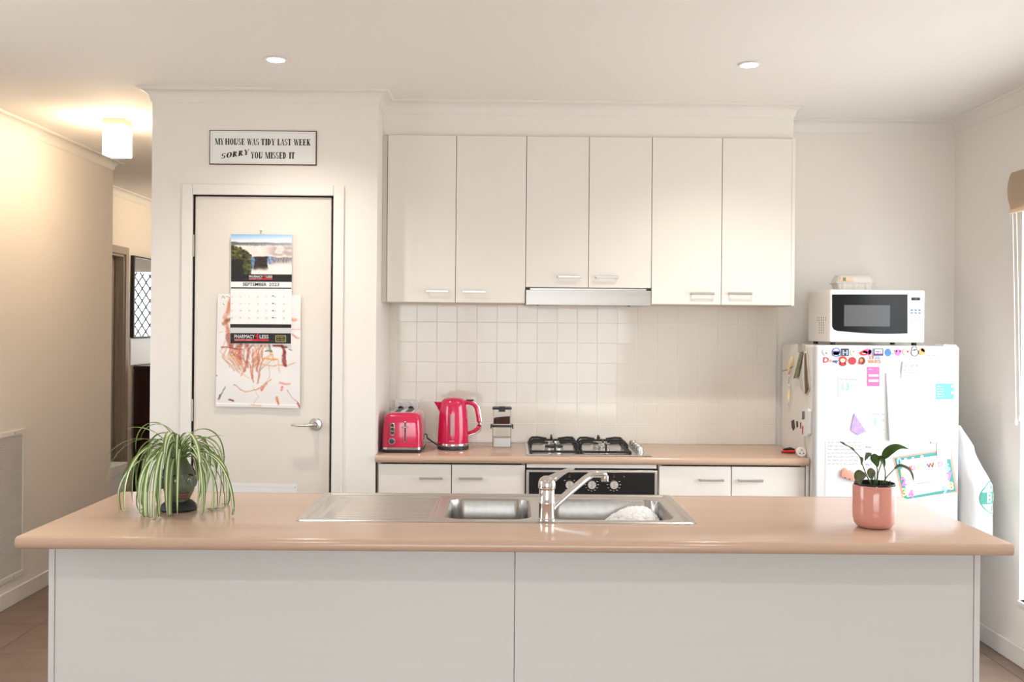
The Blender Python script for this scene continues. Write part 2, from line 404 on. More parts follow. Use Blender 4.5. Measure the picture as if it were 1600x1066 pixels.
MB().box(XR-.012, XR+.055, WIN[0]-.02, WIN[1]+.0, WIN[2]-.02, WIN[2], .003, 1).build('window_sill', 'trim', r)
r = sempty('window_added_rear', ((GD[0]+GD[1])/2, YREAR-.06, 0), 'unseen sliding glass door added to light the living room')
window_parts(r, 'x', GD[0], GD[1], GD[2], GD[3], YREAR-.06, (GD[0]+.97, GD[0]+1.93))
r = sempty('window_added_left', (XL-.06, (LWN[0]+LWN[1])/2, LWN[2]), 'unseen window added for light in the hall side wall')
window_parts(r, 'y', LWN[0], LWN[1], LWN[2], LWN[3], XL-.06, ((LWN[0]+LWN[1])/2,))
r = sempty('window_3', ((HW[0]+HW[1])/2, 10.65, HW[2]), 'screened window at the end of the hall')
window_parts(r, 'x', HW[0], HW[1], HW[2], HW[3], 10.66)
g = MB(); n = 9
for k in range(-14, 15):
    for sgn in (1, -1):
        # diagonal bars clipped to the opening
        pts = []
        W_, H_ = HW[1]-HW[0]-.09, HW[3]-HW[2]-.09; s0 = k*.13
        ua, ub = max(0, -s0/1.6 if sgn > 0 else 0), W_
        q = []
        for u in [W_*t/60 for t in range(61)]:
            v = (s0+1.6*u) if sgn > 0 else (s0+H_-1.6*u)
            if 0 <= v <= H_: q.append((HW[0]+.045+u, HW[2]+.045+v))
        if len(q) > 1: g.tube([(q[0][0], 10.612, q[0][1]), (q[-1][0], 10.612, q[-1][1])], .008, 4)
g.build('lattice_screen', 'lattice', r, smooth=False)

# pantry door
d1 = sempty('door_1', ((DX0+DX1)/2, YP, 0), 'cream painted pantry door with lever handle')
MB().box(DX0+.007, DX1-.012, YP+.006, YP+.044, .012, DZ-.006, .002, 1).build('door_leaf', 'door_paint', d1)
a = MB(); AW = .048
for (x0, x1, z0, z1) in ((DX0-AW, DX0, 0, DZ+AW), (DX1, DX1+AW, 0, DZ+AW), (DX0, DX1, DZ, DZ+AW)):
    a.box(x0, x1, YP-.016, YP, z0, z1, .004, 2)
a.build('architrave', 'trim', d1)
a = MB().box(DX0, DX0+.004, YP, YP+.09, 0, DZ).box(DX1-.004, DX1, YP, YP+.09, 0, DZ).box(DX0, DX1, YP, YP+.09, DZ-.003, DZ).box(DX0+.004, DX1-.004, YP+.05, YP+.062, 0, DZ-.004)
a.build('jamb', 'black', d1, smooth=False)
for zc in (UY(301, 384, YP)[1], .25, 1.1):
    h = MB().lathe([(.006, -.05), (.006, .05)], (DX0+.002, YP-.004, zc), 10)
    for q in (-.03, -.01, .01, .03): h.lathe([(.0068, q-.001), (.0068, q+.001)], (DX0+.002, YP-.004, zc), 10)
    h.build('hinge', 'satin', d1)
hx, hz = UY(491, 664.5, YP-.03)
hd = MB().lathe([(.0295, 0), (.0295, .005), (.026, .009), (.012, .011), (.010, .04)], (hx, YP+.006, hz), 28, 'y').build('handle', 'satin', d1)
tx, tz = UY(455, 664, YP-.05)
MB().tube([(hx, YP-.03, hz), (hx, YP-.048, hz), (hx-.012, YP-.052, hz+.001), (hx-.04, YP-.052, hz-.001), ((hx+tx)/2-.02, YP-.054, hz), (tx, YP-.054, tz)], [.0095, .011, .0105, .0085, .0095, .006], 12, .6).build('lever', 'satin', hd)

# hall door
d2 = sempty('door_2', (HX, (DH[0]+DH[1])/2, 0), 'far hall door frame with its shade coloured in grey brown')
MB().box(HX-.105, HX-.065, DH[0]+.02, DH[1]-.02, .01, DH[2]-.02).build('door_leaf', 'hall_door_shaded', d2, smooth=False)
a = MB()
a.box(HX-.11, HX+.004, DH[1]-.02, DH[1], 0, DH[2]).box(HX-.11, HX+.004, DH[0], DH[0]+.02, 0, DH[2]).box(HX-.11, HX+.004, DH[0], DH[1], DH[2]-.02, DH[2])
a.box(HX-.06, HX-.035, DH[1]-.032, DH[1]-.02, 0, DH[2]-.02)
a.build('jamb', 'hall_door_shaded', d2, smooth=False)
a = MB()
for (y0, y1, z0, z1) in ((DH[1], DH[1]+.06, 0, DH[2]+.06), (DH[0]-.06, DH[0], 0, DH[2]+.06), (DH[0], DH[1], DH[2], DH[2]+.06)): a.box(HX, HX+.018, y0, y1, z0, z1, .004, 2)
a.build('architrave', 'hall_door_shaded', d2)
MB().box(HX-.065, HX-.04, DH[1]-.024, DH[1]-.0195, 1.80, 1.90).build('hinge', 'black', d2, smooth=False)

# ------------------------------------------------------------------ island
IX0, IX1, IY0, IY1 = -1.345, 1.412, 2.742, 3.535      # worktop footprint
SX0, SX1, SY0, SY1 = -.631, .584, 3.000, 3.513        # sink
def nosing(yf, yb, z0, z1, back):
    """worktop profile in (y, z): rounded front edge, rounded or square back"""
    r = (z1-z0)/2; pts = []
    for k in range(9): t = -PI/2-PI*k/8; pts.append((yf+r+r*math.cos(t)*.9, (z0+z1)/2+r*math.sin(t)))
    if back:
        for k in range(9): t = PI/2-PI*k/8; pts.append((yb-r+r*math.cos(t)*.9, (z0+z1)/2+r*math.sin(t)))
    else: pts += [(yb, z1), (yb, z0)]
    return pts
hx0, hx1, hy0, hy1 = SX0+.03, SX1-.03, SY0+.03, SY1-.025
t = MB()
t.prism(nosing(IY0, hy0, .866, .90, False), 'x', IX0, IX1)
t.prism([(2*hy1-y, z) for y, z in nosing(2*hy1-IY1, hy1, .866, .90, False)], 'x', IX0, IX1)
t.box(IX0, hx0, hy0, hy1, .866, .90).box(hx1, IX1, hy0, hy1, .866, .90)
tag(t.build('worktop', 'laminate', ang=40), 'long beige laminate island worktop with rounded front edge', 'worktop')
isl = thing('island_cabinet', 'white panelled island base below the long beige worktop', 'cabinet', (.03, 3.15, 0))
EX0, EX1 = UY(76, 900, 2.84)[0], UY(1531.5, 900, 2.84)[0]
jx = UY(804, 950, 2.84)[0]; yf = 2.84; yk = 3.50
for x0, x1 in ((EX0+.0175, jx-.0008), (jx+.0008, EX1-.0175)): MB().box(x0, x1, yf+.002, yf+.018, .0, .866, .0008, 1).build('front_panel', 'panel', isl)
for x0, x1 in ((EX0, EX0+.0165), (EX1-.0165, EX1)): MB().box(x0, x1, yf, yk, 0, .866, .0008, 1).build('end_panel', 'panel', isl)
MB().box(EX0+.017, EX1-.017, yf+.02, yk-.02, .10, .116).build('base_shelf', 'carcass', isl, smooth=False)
nd = 5; wd = (EX1-EX0-.036)/nd
for k in range(nd):
    x0 = EX0+.018+k*wd
    dd = MB().box(x0+.0015, x0+wd-.0015, yk-.018, yk, .12, .862, .001, 1).build('door', 'cabinet', isl)
    MB().box(x0+wd-.14, x0+wd-.03, yk+.018, yk+.026, .80, .808).box(x0+wd-.14, x0+wd-.13, yk, yk+.02, .80, .808).box(x0+wd-.04, x0+wd-.03, yk, yk+.02, .80, .808).build('handle', 'satin', dd, smooth=False)
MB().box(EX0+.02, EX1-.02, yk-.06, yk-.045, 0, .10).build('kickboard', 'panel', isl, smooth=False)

# sink: one pressed sheet (height field), bowls split off as parts
sink = thing('sink', 'stainless steel double bowl sink with ribbed drainer in island worktop', 'sink', ((SX0+SX1)/2, (SY0+SY1)/2, .866))
def sd_rr(x, y, x0, x1, y0, y1, r):
    qx = abs(x-(x0+x1)/2)-(x1-x0)/2+r; qy = abs(y-(y0+y1)/2)-(y1-y0)/2+r
    return math.hypot(max(qx, 0), max(qy, 0))+min(max(qx, qy), 0)-r
def sst(e0, e1, v): t = max(0, min(1, (v-e0)/(e1-e0))); return t*t*(3-2*t)
BOWLS = ((-.182, .082, 3.068, 3.425, .155), (.142, .528, 3.068, 3.425, .165))
DR = (-.575, -.215, 3.055, 3.455)
def sink_z(x, y):
    e = sd_rr(x, y, SX0, SX1, SY0, SY1, .02)
    z = .9005+.0035*sst(0, -.006, e)-.0045*sst(-.018, -.03, e)
    for (x0, x1, y0, y1, dp) in BOWLS:
        q = sd_rr(x, y, x0, x1, y0, y1, .05); z -= (dp-.02)*sst(.0, -.011, q)+.02*sst(-.008, -.06, q)+.0015*sst(.012, 0, q)
    q = sd_rr(x, y, *DR, .015)
    if q < 0:
        rib = .5+.5*math.cos((y-DR[2])*2*PI/.0285); z -= .003*sst(0, -.012, q)
        z += .0034*rib**4*sst(-.018, -.03, q)*sst(DR[0]+.03, DR[0]+.06, x)
    return z
nx, ny = 300, 126
vs = [[(SX0+(SX1-SX0)*i/nx, SY0+(SY1-SY0)*j/ny) for i in range(nx+1)] for j in range(ny+1)]
zz = [[sink_z(*p) for p in row] for row in vs]
def inbowl(x, y):
    for k, (x0, x1, y0, y1, dp) in enumerate(BOWLS):
        if sd_rr(x, y, x0, x1, y0, y1, .05) < .002: return k+1
    q = sd_rr(x, y, *DR, .015)
    return 3 if q < 0 else 0
sets = [{}, {}, {}, {}]; fl = [[], [], [], []]
for j in range(ny):
    for i in range(nx):
        c = inbowl((vs[j][i][0]+vs[j][i+1][0])/2, (vs[j][i][1]+vs[j+1][i][1])/2)
        if c == 0:
            e = sd_rr((vs[j][i][0]+vs[j][i+1][0])/2, (vs[j][i][1]+vs[j+1][i][1])/2, SX0, SX1, SY0, SY1, .02)
            if e > 0: continue
        fl[c].append([(j, i), (j, i+1), (j+1, i+1), (j+1, i)])
for c, (nm) in enumerate(('deck', 'bowl', 'bowl', 'drainer')):
    ids = {}; V = []; Fc = []
    for f in fl[c]:
        row = []
        for (j, i) in f:
            if (j, i) not in ids: ids[(j, i)] = len(V); V.append(Vector((*vs[j][i], zz[j][i]))-ORG['sink'])
            row.append(ids[(j, i)])
        Fc.append(row)
    me = bpy.data.meshes.new(nm); me.from_pydata(V, [], Fc); me.materials.append(MATS['steel'] if c in (0, 3) else MATS['bowl_steel_shaded']); me.polygons.foreach_set('use_smooth', [True]*len(Fc))
    o = bpy.data.objects.new(nm, me); COL.objects.link(o); o.parent = sink
for (x0, x1, y0, y1, dp) in BOWLS:
    MB().lathe([(.001, .002), (.03, .002), (.042, .003), (.045, 0)], ((x0+x1)/2, (y0+y1)/2, .9-dp-.001), 24).build('drain', 'chrome', sink)
# suds
fm = MB(); rnd = random.Random(3)
for k in range(520):
    x = rnd.uniform(.325, .525); y = rnd.uniform(3.10, 3.415); ex = (x-.455)/(.13 if x < .455 else .07); ey = (y-3.33)/(.22 if y < 3.33 else .10)
    hgt = max(0, 1-ex*ex-ey*ey)
    if hgt <= 0: continue
    fm.ball((x, y, .79+.094*hgt**.6+rnd.uniform(-.002, .002)), .0135, .0135, .011, 8, 6)
for k in range(24): fm.ball((.25+.05*rnd.random(), 3.10+rnd.uniform(0, .05), .826+rnd.uniform(-.008, .008)), .012, .012, .010, 8, 6)
for k in range(40): fm.ball((rnd.uniform(.20, .50), rnd.uniform(3.11, 3.38), .775), .03, .03, .02, 8, 5)
o = fm.build('washing_suds', 'foam', ang=180); tag(o, 'mound of white washing suds in the larger sink bowl', 'suds', kind='stuff')

# mixer tap
TX, TY = .130, 3.036
tap = thing('mixer_tap', 'chrome lever mixer tap standing on the sink rim', 'tap', (TX, TY, .902))
MB().lathe([(.027, 0), (.027, .006), (.0245, .009), (.0235, .05), (.0245, .052), (.0245, .056), (.0235, .058), (.0235, .094), (.022, .096)], (TX, TY, .902), 32).build('body', 'chrome', tap)
lv = MB()
lv.lathe([(.0255, 0), (.0265, .004), (.0265, .014), (.0255, .022), (.021, .031), (.012, .037), (.001, .039)], (TX, TY, .999), 32)
lv.tube([(TX-.006, TY, 1.018), (TX+.02, TY+.006, 1.030), (TX+.045, TY+.014, 1.044), (TX+.068, TY+.02, 1.054), (TX+.084, TY+.025, 1.056)], [.020, .0195, .014, .0095, .005], 14, .62)
lv.build('lever', 'chrome', tap)
sx1, sz1 = UY(945, 741, 3.20)
sp = [(TX+.010, TY+.008, .930), (TX+.03, TY+.03, .946), (TX+.075, TY+.072, .978), (TX+.125, TY+.12, 1.010), (TX+.15, TY+.142, 1.022), (sx1-.016, 3.188, sz1+.001), (sx1, 3.20, sz1-.001)]
MB().tube(sp, [.0125, .0125, .012, .0115, .0115, .0115, .011], 16, .95).build('spout', 'chrome', tap)
MB().lathe([(.0115, 0), (.0125, .002), (.0125, .018), (.011, .020)], (sx1, 3.20, sz1-.024), 20).build('aerator', 'chrome', tap)

# ------------------------------------------------------------------ back run: bench, base cabinets, oven, cooktop
BY0 = 4.558
t = MB().prism(nosing(BY0, YB-.0075, .866, .90, False), 'x', PX1+.001, 1.398)
tag(t.build('worktop', 'laminate', ang=40), 'beige laminate worktop along the tiled wall', 'worktop')
def bar_handle(parent, x0, x1, zc, yfront, depth=.026):
    m = MB().box(x0, x1, yfront-depth, yfront-depth+.006, zc-.0055, zc+.0055, .001, 1)
    for a, b in ((x0, x0+.008), (x1-.008, x1)): m.box(a, b, yfront-depth+.004, yfront, zc-.0045, zc+.0045, .0008, 1)
    return m.build('handle', 'satin', parent)
YC = 4.583                                   # base door fronts
def base_unit(label, x0, x1, splits, handles):
    t = thing('base_cabinet', label, 'cabinet', ((x0+x1)/2, 4.84, 0))
    b = MB().box(x0, x0+.016, YC+.02, YB-.01, .10, .865).box(x1-.016, x1, YC+.02, YB-.01, .10, .865).box(x0+.016, x1-.016, YC+.02, YB-.01, .10, .116).box(x0+.016, x1-.016, YB-.018, YB-.01, .116, .865)
    b.build('carcass', 'carcass', t, smooth=False)
    for (a, c), (h0, h1, hy) in zip(splits, handles):
        d = MB().box(a, c, YC, YC+.0175, .12, .858, .0012, 1).build('door', 'cabinet', t)
        bar_handle(d, UY(h0, hy, YC-.026)[0], UY(h1, hy, YC-.026)[0], UY((h0+h1)/2, hy, YC-.026)[1], YC)
    MB().box(x0, x1, YC+.05, YC+.066, 0, .10).build('kickboard', 'panel', t, smooth=False)
    return t
def bxp(px): return UY(px, 745, YC)[0]
base_unit('white two-door base cabinet under the toaster and kettle', PX1+.008, bxp(820.5), [(bxp(592), bxp(704.6)), (bxp(706), bxp(820))], [(655, 692, 748), (717, 754, 748.5)])
base_unit('white two-door base cabinet beside the refrigerator', bxp(1029), bxp(1258.5), [(bxp(1030), bxp(1142)), (bxp(1143.4), bxp(1257.5))], [(1094, 1132, 751), (1155, 1193, 752)])
tag(MB().box(bxp(1259), bxp(1263.5), YC-.004, YB-.01, 0, .865, .001, 1).build('end_panel', 'cabinet'), 'narrow white end panel between base cabinet and refrigerator', 'panel')

ox0, ox1 = .1, .703
ov = thing('oven', 'built-in oven with black control panel and steel frame below the cooktop', 'oven', ((ox0+ox1)/2, 4.84, 0))
MB().box(ox0+.002, ox1-.002, YC+.002, YC+.018, .846, .864, .001, 1).build('filler_strip', 'cabinet', ov)
MB().box(ox0+.004, ox1-.004, YC+.03, YB-.03, .12, .862).build('oven_body', 'black', ov, smooth=False)
fr = MB(); zt = .838
fr.box(ox0, ox1, YC-.012, YC+.03, zt-.011, zt, .002, 1).box(ox0, ox0+.012, YC-.012, YC+.03, .70, zt-.011, .001, 1).box(ox1-.012, ox1, YC-.012, YC+.03, .70, zt-.011, .001, 1)
fr.build('steel_frame', 'brushed', ov)
cp = MB().box(ox0+.012, ox1-.012, YC-.010, YC+.02, .705, zt-.011).build('control_panel', 'black_gloss', ov, smooth=False)
MB().box(ox0+.085, ox0+.0856, YC-.0106, YC-.01, .71, zt-.012).build('panel_seam', 'dark_grey', cp, smooth=False)
tk = MB(); ic = MB()
for kx in (890, 924.8, 959.5):
    x, z = UY(kx, 758, YC-.02)
    k = MB().lathe([(.0195, 0), (.0195, .014), (.0180, .018), (.001, .018)], (x, YC-.010, z), 28, 'y').build('knob', 'knob_metal', cp)
    MB().box(x-.0012, x+.0012, YC-.0292, YC-.028, z-.016, z+.016).build('pointer', 'satin', k, smooth=False)
    for q in range(11 if kx > 900 else 4):
        a = (-150+q*30)*PI/180 if kx > 900 else (35+q*97)*PI/180
        if kx > 900 and abs(q-5) > 4.5: continue
        cx, cz_ = x+.029*math.sin(a), z-.029*math.cos(a)
        tk.box(cx-.0035, cx+.0035, YC-.0108, YC-.0101, cz_-.0009, cz_+.0009)
    for q in range(2): ic.box(x-.004+q*.002, x+.004-q*.002, YC-.0108, YC-.0101, z+.034+q*.008, z+.036+q*.008)
x, z = UY(975, 745, YC-.01); ic.lathe([(.003, 0), (.003, .0005)], (x, YC-.0102, z), 12, 'y')
for m_, n_, q_ in ((tk, 'dial_marks', 'white_plastic'), (ic, 'dial_icons', 'grey_ink')): o = m_.build(n_, q_, cp, smooth=False); o['kind'] = 'stuff'
dr = MB().box(ox0+.004, ox1-.004, YC-.012, YC+.02, .13, .695, .003, 1).build('oven_door', 'black_gloss', ov)
MB().tube([(ox0+.06, YC-.05, .655), (ox1-.06, YC-.05, .655)], .008, 12).box(ox0+.07, ox0+.085, YC-.05, YC-.01, .649, .661).box(ox1-.085, ox1-.07, YC-.05, YC-.01, .649, .661).build('handle', 'brushed', dr)

ck = thing('gas_cooktop', 'stainless steel gas cooktop with black cast iron trivets', 'cooktop', (.39, 4.83, .90))
cx0, cx1, cy0, cy1 = .100, .680, 4.592, 5.075
MB().box(cx0, cx1, cy0, cy1, .9005, .9075, .003, 2).build('hob_plate', 'steel', ck)
def ux(px, py): return UZ(px, py, .93)[0]
TRV = ((.118, .352), (.356, .590))
for q, (a, b) in enumerate(TRV):
    y0, y1 = 4.625, 5.045; zt = .9475
    m = MB(); bar = .0055
    # base rails, corner posts and the fingers that carry the pans
    m.tube([(a+.005, y0, .916), (b-.005, y0, .916)], bar, 8).tube([(a+.005, y1, .916), (b-.005, y1, .916)], bar, 8)
    m.tube([(a+.005, y0, .916), (a+.005, y1, .916)], bar, 8).tube([(b-.005, y0, .916), (b-.005, y1, .916)], bar, 8)
    cxm = (a+b)/2
    for yy in (4.735, 4.935):
        for sx_, xe_ in ((1, a+.005), (-1, b-.005)):
            m.tube([(xe_, yy, .914), (xe_+sx_*.002, yy, .938), (xe_+sx_*.012, yy, zt), (xe_+sx_*.04, yy, zt+.001), (cxm-sx_*.028, yy, zt-.004)], [bar, bar, bar, bar, .004], 8)
    for yy, sy in ((y0, 1), (y1, -1)):
        m.tube([(cxm, yy, .914), (cxm, yy+sy*.002, .935), (cxm, yy+sy*.012, zt), (cxm, yy+sy*.08, zt-.004)], [bar, bar, bar, .004], 8)
    m.tube([(cxm, 4.775, zt-.004), (cxm, 4.825, zt), (cxm, 4.845, zt), (cxm, 4.895, zt-.004)], [.004, bar, bar, .004], 8)
    m.tube([(a+.005, 4.835, .916), (a+.006, 4.835, .94), (a+.02, 4.835, zt), (b-.02, 4.835, zt), (b-.006, 4.835, .94), (b-.005, 4.835, .916)], bar, 8)
    for xx in (a+.005, b-.005):
        for yy in (y0, y1): m.lathe([(.007, 0), (.007, .01)], (xx, yy, .907), 8)
    m.build('trivet', 'cast_iron', ck)
for bx_, by_, br in ((.235, 4.735, .045), (.235, 4.935, .036), (.473, 4.735, .028), (.473, 4.935, .036)):
    b = MB().lathe([(br+.012, 0), (br+.010, .003), (br, .004), (br, .016), (br-.003, .018)], (bx_, by_, .907), 28).build('burner', 'burner', ck)
    MB().lathe([(br-.004, 0), (br-.001, .002), (br-.002, .006), (br-.008, .008), (.001, .0085)], (bx_, by_, .925), 28).build('burner_cap', 'cast_iron' if br > .04 else 'satin', b)
    MB().tube([(bx_+.01, by_-br-.004, .908), (bx_+.01, by_-br-.004, .930)], .0018, 6).build('igniter', 'white_plastic', b)
for k in range(4):
    y = 4.70+k*.085
    MB().lathe([(.021, 0), (.021, .004), (.0175, .006), (.0165, .024), (.014, .027), (.001, .0275)], (.638, y, .907), 24).build('knob', 'brushed', ck)

# ------------------------------------------------------------------ wall cabinets and range hood
YU = 4.75
def uxp(px, py=340): return UY(px, py, YU)[0]
def wall_unit(label, x0, x1, z0, z1, splits, handles):
    t = thing('wall_cabinet', label, 'cabinet', ((x0+x1)/2, 4.93, z0), 'wall cabinets above the splashback')
    MB().box(x0+.0005, x1-.0005, YU+.02, YB-.001, z0, z1).build('carcass', 'carcass', t, smooth=False)
    for (a, c), (h0, h1, hy) in zip(splits, handles):
        d = MB().box(a+.0014, c-.0014, YU, YU+.018, z0+.001, z1-.001, .0012, 1).build('door', 'cabinet', t)
        bar_handle(d, UY(h0, hy, YU-.026)[0], UY(h1, hy, YU-.026)[0], UY((h0+h1)/2, hy, YU-.026)[1], YU)
Z0, Z1, ZM = 1.608, 2.406, 1.684
e = [uxp(p) for p in (605, 712.5, 822, 920, 1018.5, 1128, 1238)]
wall_unit('white two-door wall cabinet next to the pantry wall', e[0]-.002, e[2]-.0005, Z0, Z1, [(e[0], e[1]), (e[1], e[2])], [(665, 701, 455), (722.5, 758.5, 456)])
wall_unit('shorter white two-door wall cabinet directly above the range hood', e[2]+.0005, e[4]-.0005, ZM, Z1, [(e[2], e[3]), (e[3], e[4])], [(872, 908, 432.5), (931, 967, 433)])
wall_unit('white two-door wall cabinet on the refrigerator side of the range hood', e[4]+.0005, e[6]-.004, Z0, Z1, [(e[4], e[5]), (e[5], e[6]-.001)], [(1080, 1117, 459), (1139, 1176, 459)])
tag(MB().box(e[6]-.0035, e[6]+.0125, YU-.002, YB-.001, Z0-.002, Z1+.001, .001, 1).build('end_panel', 'cabinet'), 'white side panel closing the row of wall cabinets', 'panel')
tag(MB().box(PX1+.0005, e[0]-.0025, YU+.012, YU+.03, Z0, Z1).build('filler_panel', 'carcass', smooth=False), 'narrow filler strip between pantry wall and wall cabinets', 'panel')
rh = thing('range_hood', 'slide-out range hood with brushed steel front', 'range hood', ((e[2]+e[4])/2, 4.93, 1.598))
MB().box(e[2]+.002, e[4]-.002, YU-.006, YU+.014, 1.6, 1.672, .0015, 1).build('fascia', 'hood_steel', rh)
MB().box(e[2]+.004, e[4]-.004, YU+.016, YB-.012, 1.604, ZM-.003).build('hood_body', 'satin', rh, smooth=False)
for a, b in ((e[2]+.002, e[2]+.022), (e[4]-.022, e[4]-.002)): MB().box(a, b, YU, YU+.016, 1.6725, ZM-.003).build('slide_catch', 'black', rh, smooth=False)
for a, b in ((e[2]+.055, e[2]+.065), (e[4]-.115, e[4]-.10)): MB().box(a, b, YU, YU+.01, 1.597, 1.6).build('switch', 'black', rh, smooth=False)

# ------------------------------------------------------------------ things on the back bench
# toaster
ty = 4.715; tx0, tx1 = UY(594.5, 690, 4.66)[0]+.006, UY(659, 690, 4.66)[0]-.002; tcx = (tx0+tx1)/2; hw = (tx1-tx0)/2; hdp = .145
ts = thing('toaster', 'glossy pink two-slice toaster with chrome trim', 'toaster', (tcx, 4.80, .90))
def rr_ring(cx, cy, hx, hy, r, z, n=6):
    o = []
    for qx, qy, a0 in ((1, 1, 0), (-1, 1, PI/2), (-1, -1, PI), (1, -1, 3*PI/2)):
        for k in range(n+1):
            a = a0+PI/2*k/n; o.append((cx+qx*(hx-r)+r*math.cos(a), cy+qy*(hy-r)+r*math.sin(a), z))
    return o
tcy = 4.80
MB().loft([rr_ring(tcx, tcy, hw-.004, hdp-.004, .03, .902), rr_ring(tcx, tcy, hw, hdp, .03, .908), rr_ring(tcx, tcy, hw, hdp, .03, .916)]).build('base', 'dark_grey', ts)
MB().loft([rr_ring(tcx, tcy, hw+.001, hdp+.001, .03, .9165), rr_ring(tcx, tcy, hw+.001, hdp+.001, .03, .926)]).build('trim_band', 'chrome', ts)
sh = [(.9265, 0), (.95, 0), (1.0, .001), (1.04, .004), (1.062, .007), (1.076, .013), (1.083, .023), (1.086, .035)]
MB().loft([rr_ring(tcx, tcy, hw-i, hdp-i, max(.012, .03-i*.2), z) for z, i in sh]).build('shell', 'pink', ts)
sl = MB()
MB().box(tcx-.052, tcx+.052, tcy-.11, tcy+.11, 1.0862, 1.0885, .001, 1).build('top_plate', 'chrome', ts)
for q in (-.026, .026): sl.box(tcx+q-.014, tcx+q+.014, tcy-.10, tcy+.10, 1.0886, 1.0892)
sl.build('bread_slot', 'black', ts, smooth=False)
fy = tcy-hdp
MB().box(tcx+.012, tcx+.021, fy-.003, fy+.004, .95, 1.05, .003, 2).build('slot_trim', 'chrome', ts)
MB().box(tcx+.0145, tcx+.0185, fy-.0036, fy, .955, 1.045).build('lever_slot', 'black', ts, smooth=False)
MB().box(tcx, tcx+.034, fy-.022, fy-.002, 1.018, 1.025, .003, 2).build('lever', 'chrome', ts)
MB().box(tcx-.053, tcx-.033, fy-.003, fy+.004, .982, 1.042, .0095, 3).build('button_plate', 'chrome', ts)
for q in (.994, 1.012, 1.030): MB().lathe([(.0068, 0), (.0068, .003), (.005, .004)], (tcx-.043, fy-.003, q), 16, 'y').build('button', 'dark_grey', ts)
dl = MB().lathe([(.018, 0), (.018, .006), (.0165, .010)], (tcx-.044, fy+.003, .956), 24, 'y').build('dial', 'chrome', ts)
MB().lathe([(.0115, 0), (.0115, .012), (.010, .014)], (tcx-.044, fy-.004, .956), 20, 'y').build('dial_cap', 'dark_grey', dl)
c0 = UY(660, 671, 4.86); c1 = UY(688, 694, 4.93)
MB().tube([(tx1-.01, 4.90, .965), (tx1+.006, 4.90, .962), (c0[0]+.02, 4.90, .945), (c0[0]+.05, 4.91, .922), (c0[0]+.075, 4.92, .9045), (c0[0]+.12, 4.96, .9035), (c0[0]+.12, 5.04, .9035)], .0032, 8).build('power_cord', 'black', ts)

# kettle
kx, ky = UY(708, 690, 4.83)[0], 4.83
kt = thing('electric_kettle', 'glossy pink electric kettle with chrome band and side handle', 'kettle', (kx, ky, .90))
MB().lathe([(.074, .901), (.077, .905), (.077, .916), (.074, .919)], (kx, ky, 0), 36).build('base', 'dark_grey', kt)
MB().lathe([(.0755, .919), (.0765, .921), (.0760, .930), (.0755, .931)], (kx, ky, 0), 36).build('trim_band', 'chrome', kt)
MB().lathe([(.0757, .931), (.0752, .96), (.073, 1.01), (.070, 1.06), (.066, 1.10), (.062, 1.122), (.056, 1.136), (.046, 1.144), (.03, 1.149), (.001, 1.151)], (kx, ky, 0), 40).build('body', 'pink', kt)
b = MB(); R = []
for z, reach, hwid in ((1.075, .066, .004), (1.10, .078, .014), (1.128, .094, .021)):
    R.append([(kx-.05, ky-hwid*1.25, z), (kx-reach, ky-.25*hwid, z+.001), (kx-reach, ky+.25*hwid, z+.001), (kx-.05, ky+hwid*1.25, z)])
b.loft(R); b.build('spout', 'pink', kt)
hp = [(.05, 1.126), (.075, 1.127), (.098, 1.119), (.112, 1.10), (.119, 1.07), (.124, 1.035), (.125, 1.012), (.116, .997), (.098, .985), (.070, .975)]
MB().tube([(kx+a, ky, z) for a, z in hp], [.013, .013, .0125, .012, .012, .012, .012, .0115, .011, .010], 12, .85).build('handle', 'pink', kt)
MB().tube([(kx+a*1.05+.004, ky, z+(.007 if k < 4 else (0 if k < 7 else -.008))) for k, (a, z) in enumerate(hp)], .0042, 10, 1.2).build('handle_trim', 'chrome', kt)
MB().box(kx+.062, kx+.098, ky-.010, ky+.010, 1.133, 1.141, .003, 2).build('lid_button', 'dark_grey', kt)
MB().box(kx-.011, kx+.003, ky-.0795, ky-.062, .968, 1.075, .0065, 3).build('water_window', 'water_window', kt)
m = MB()
for q in range(7): m.box(kx-.014+q*.0036, kx-.0118+q*.0036, ky-.0774, ky-.0750, .9440, .9470)
m.build('brand_print', 'm_grey', kt, smooth=False)['kind'] = 'stuff'

# storage canisters, stacked
def canister(name, label, cx, cy, z, w, d, h, fill, fm, lidm):
    t = thing(name, label, 'canister', (cx, cy, z), 'clear storage canisters stacked by the cooktop')
    b = MB()
    outer = [rr_ring(cx, cy, w, d, .012, z+q) for q in (0, h)]; inner = [rr_ring(cx, cy, w-.0022, d-.0022, .010, z+q) for q in (h, .004)]
    b.loft(outer+inner).build('jar', 'clear', t)
    b = MB(); n = 10
    R0 = rr_ring(cx, cy, w-.0032, d-.0032, .009, z+.005); R1 = [(x, y, z+.005+fill*(1+.0*x)+(fill*.16*(x-cx)/w if fm == 'coffee' else 0)) for x, y, _ in R0]
    b.loft([R0, R1]).build('contents', fm, t)
    l = MB().loft([rr_ring(cx, cy, w+.003, d+.003, .013, z+h), rr_ring(cx, cy, w+.005, d+.005, .014, z+h+.003), rr_ring(cx, cy, w+.005, d+.005, .014, z+h+.007), rr_ring(cx, cy, w+.001, d+.001, .012, z+h+.010)]).build('lid', lidm, t)
    return t, l
ccx, ccy = UY(784, 690, 4.93)[0], 4.93
t, l = canister('storage_canister', 'clear canister of white sugar at the bottom of the stack', ccx, ccy, .9005, .046, .046, .101, .042, 'sugar', 'dark_grey')
for q in (-1, 1): MB().box(ccx+q*.0535-.003, ccx+q*.0535+.003, ccy-.012, ccy+.012, .990, 1.012, .002, 1).build('clip', 'black', t)
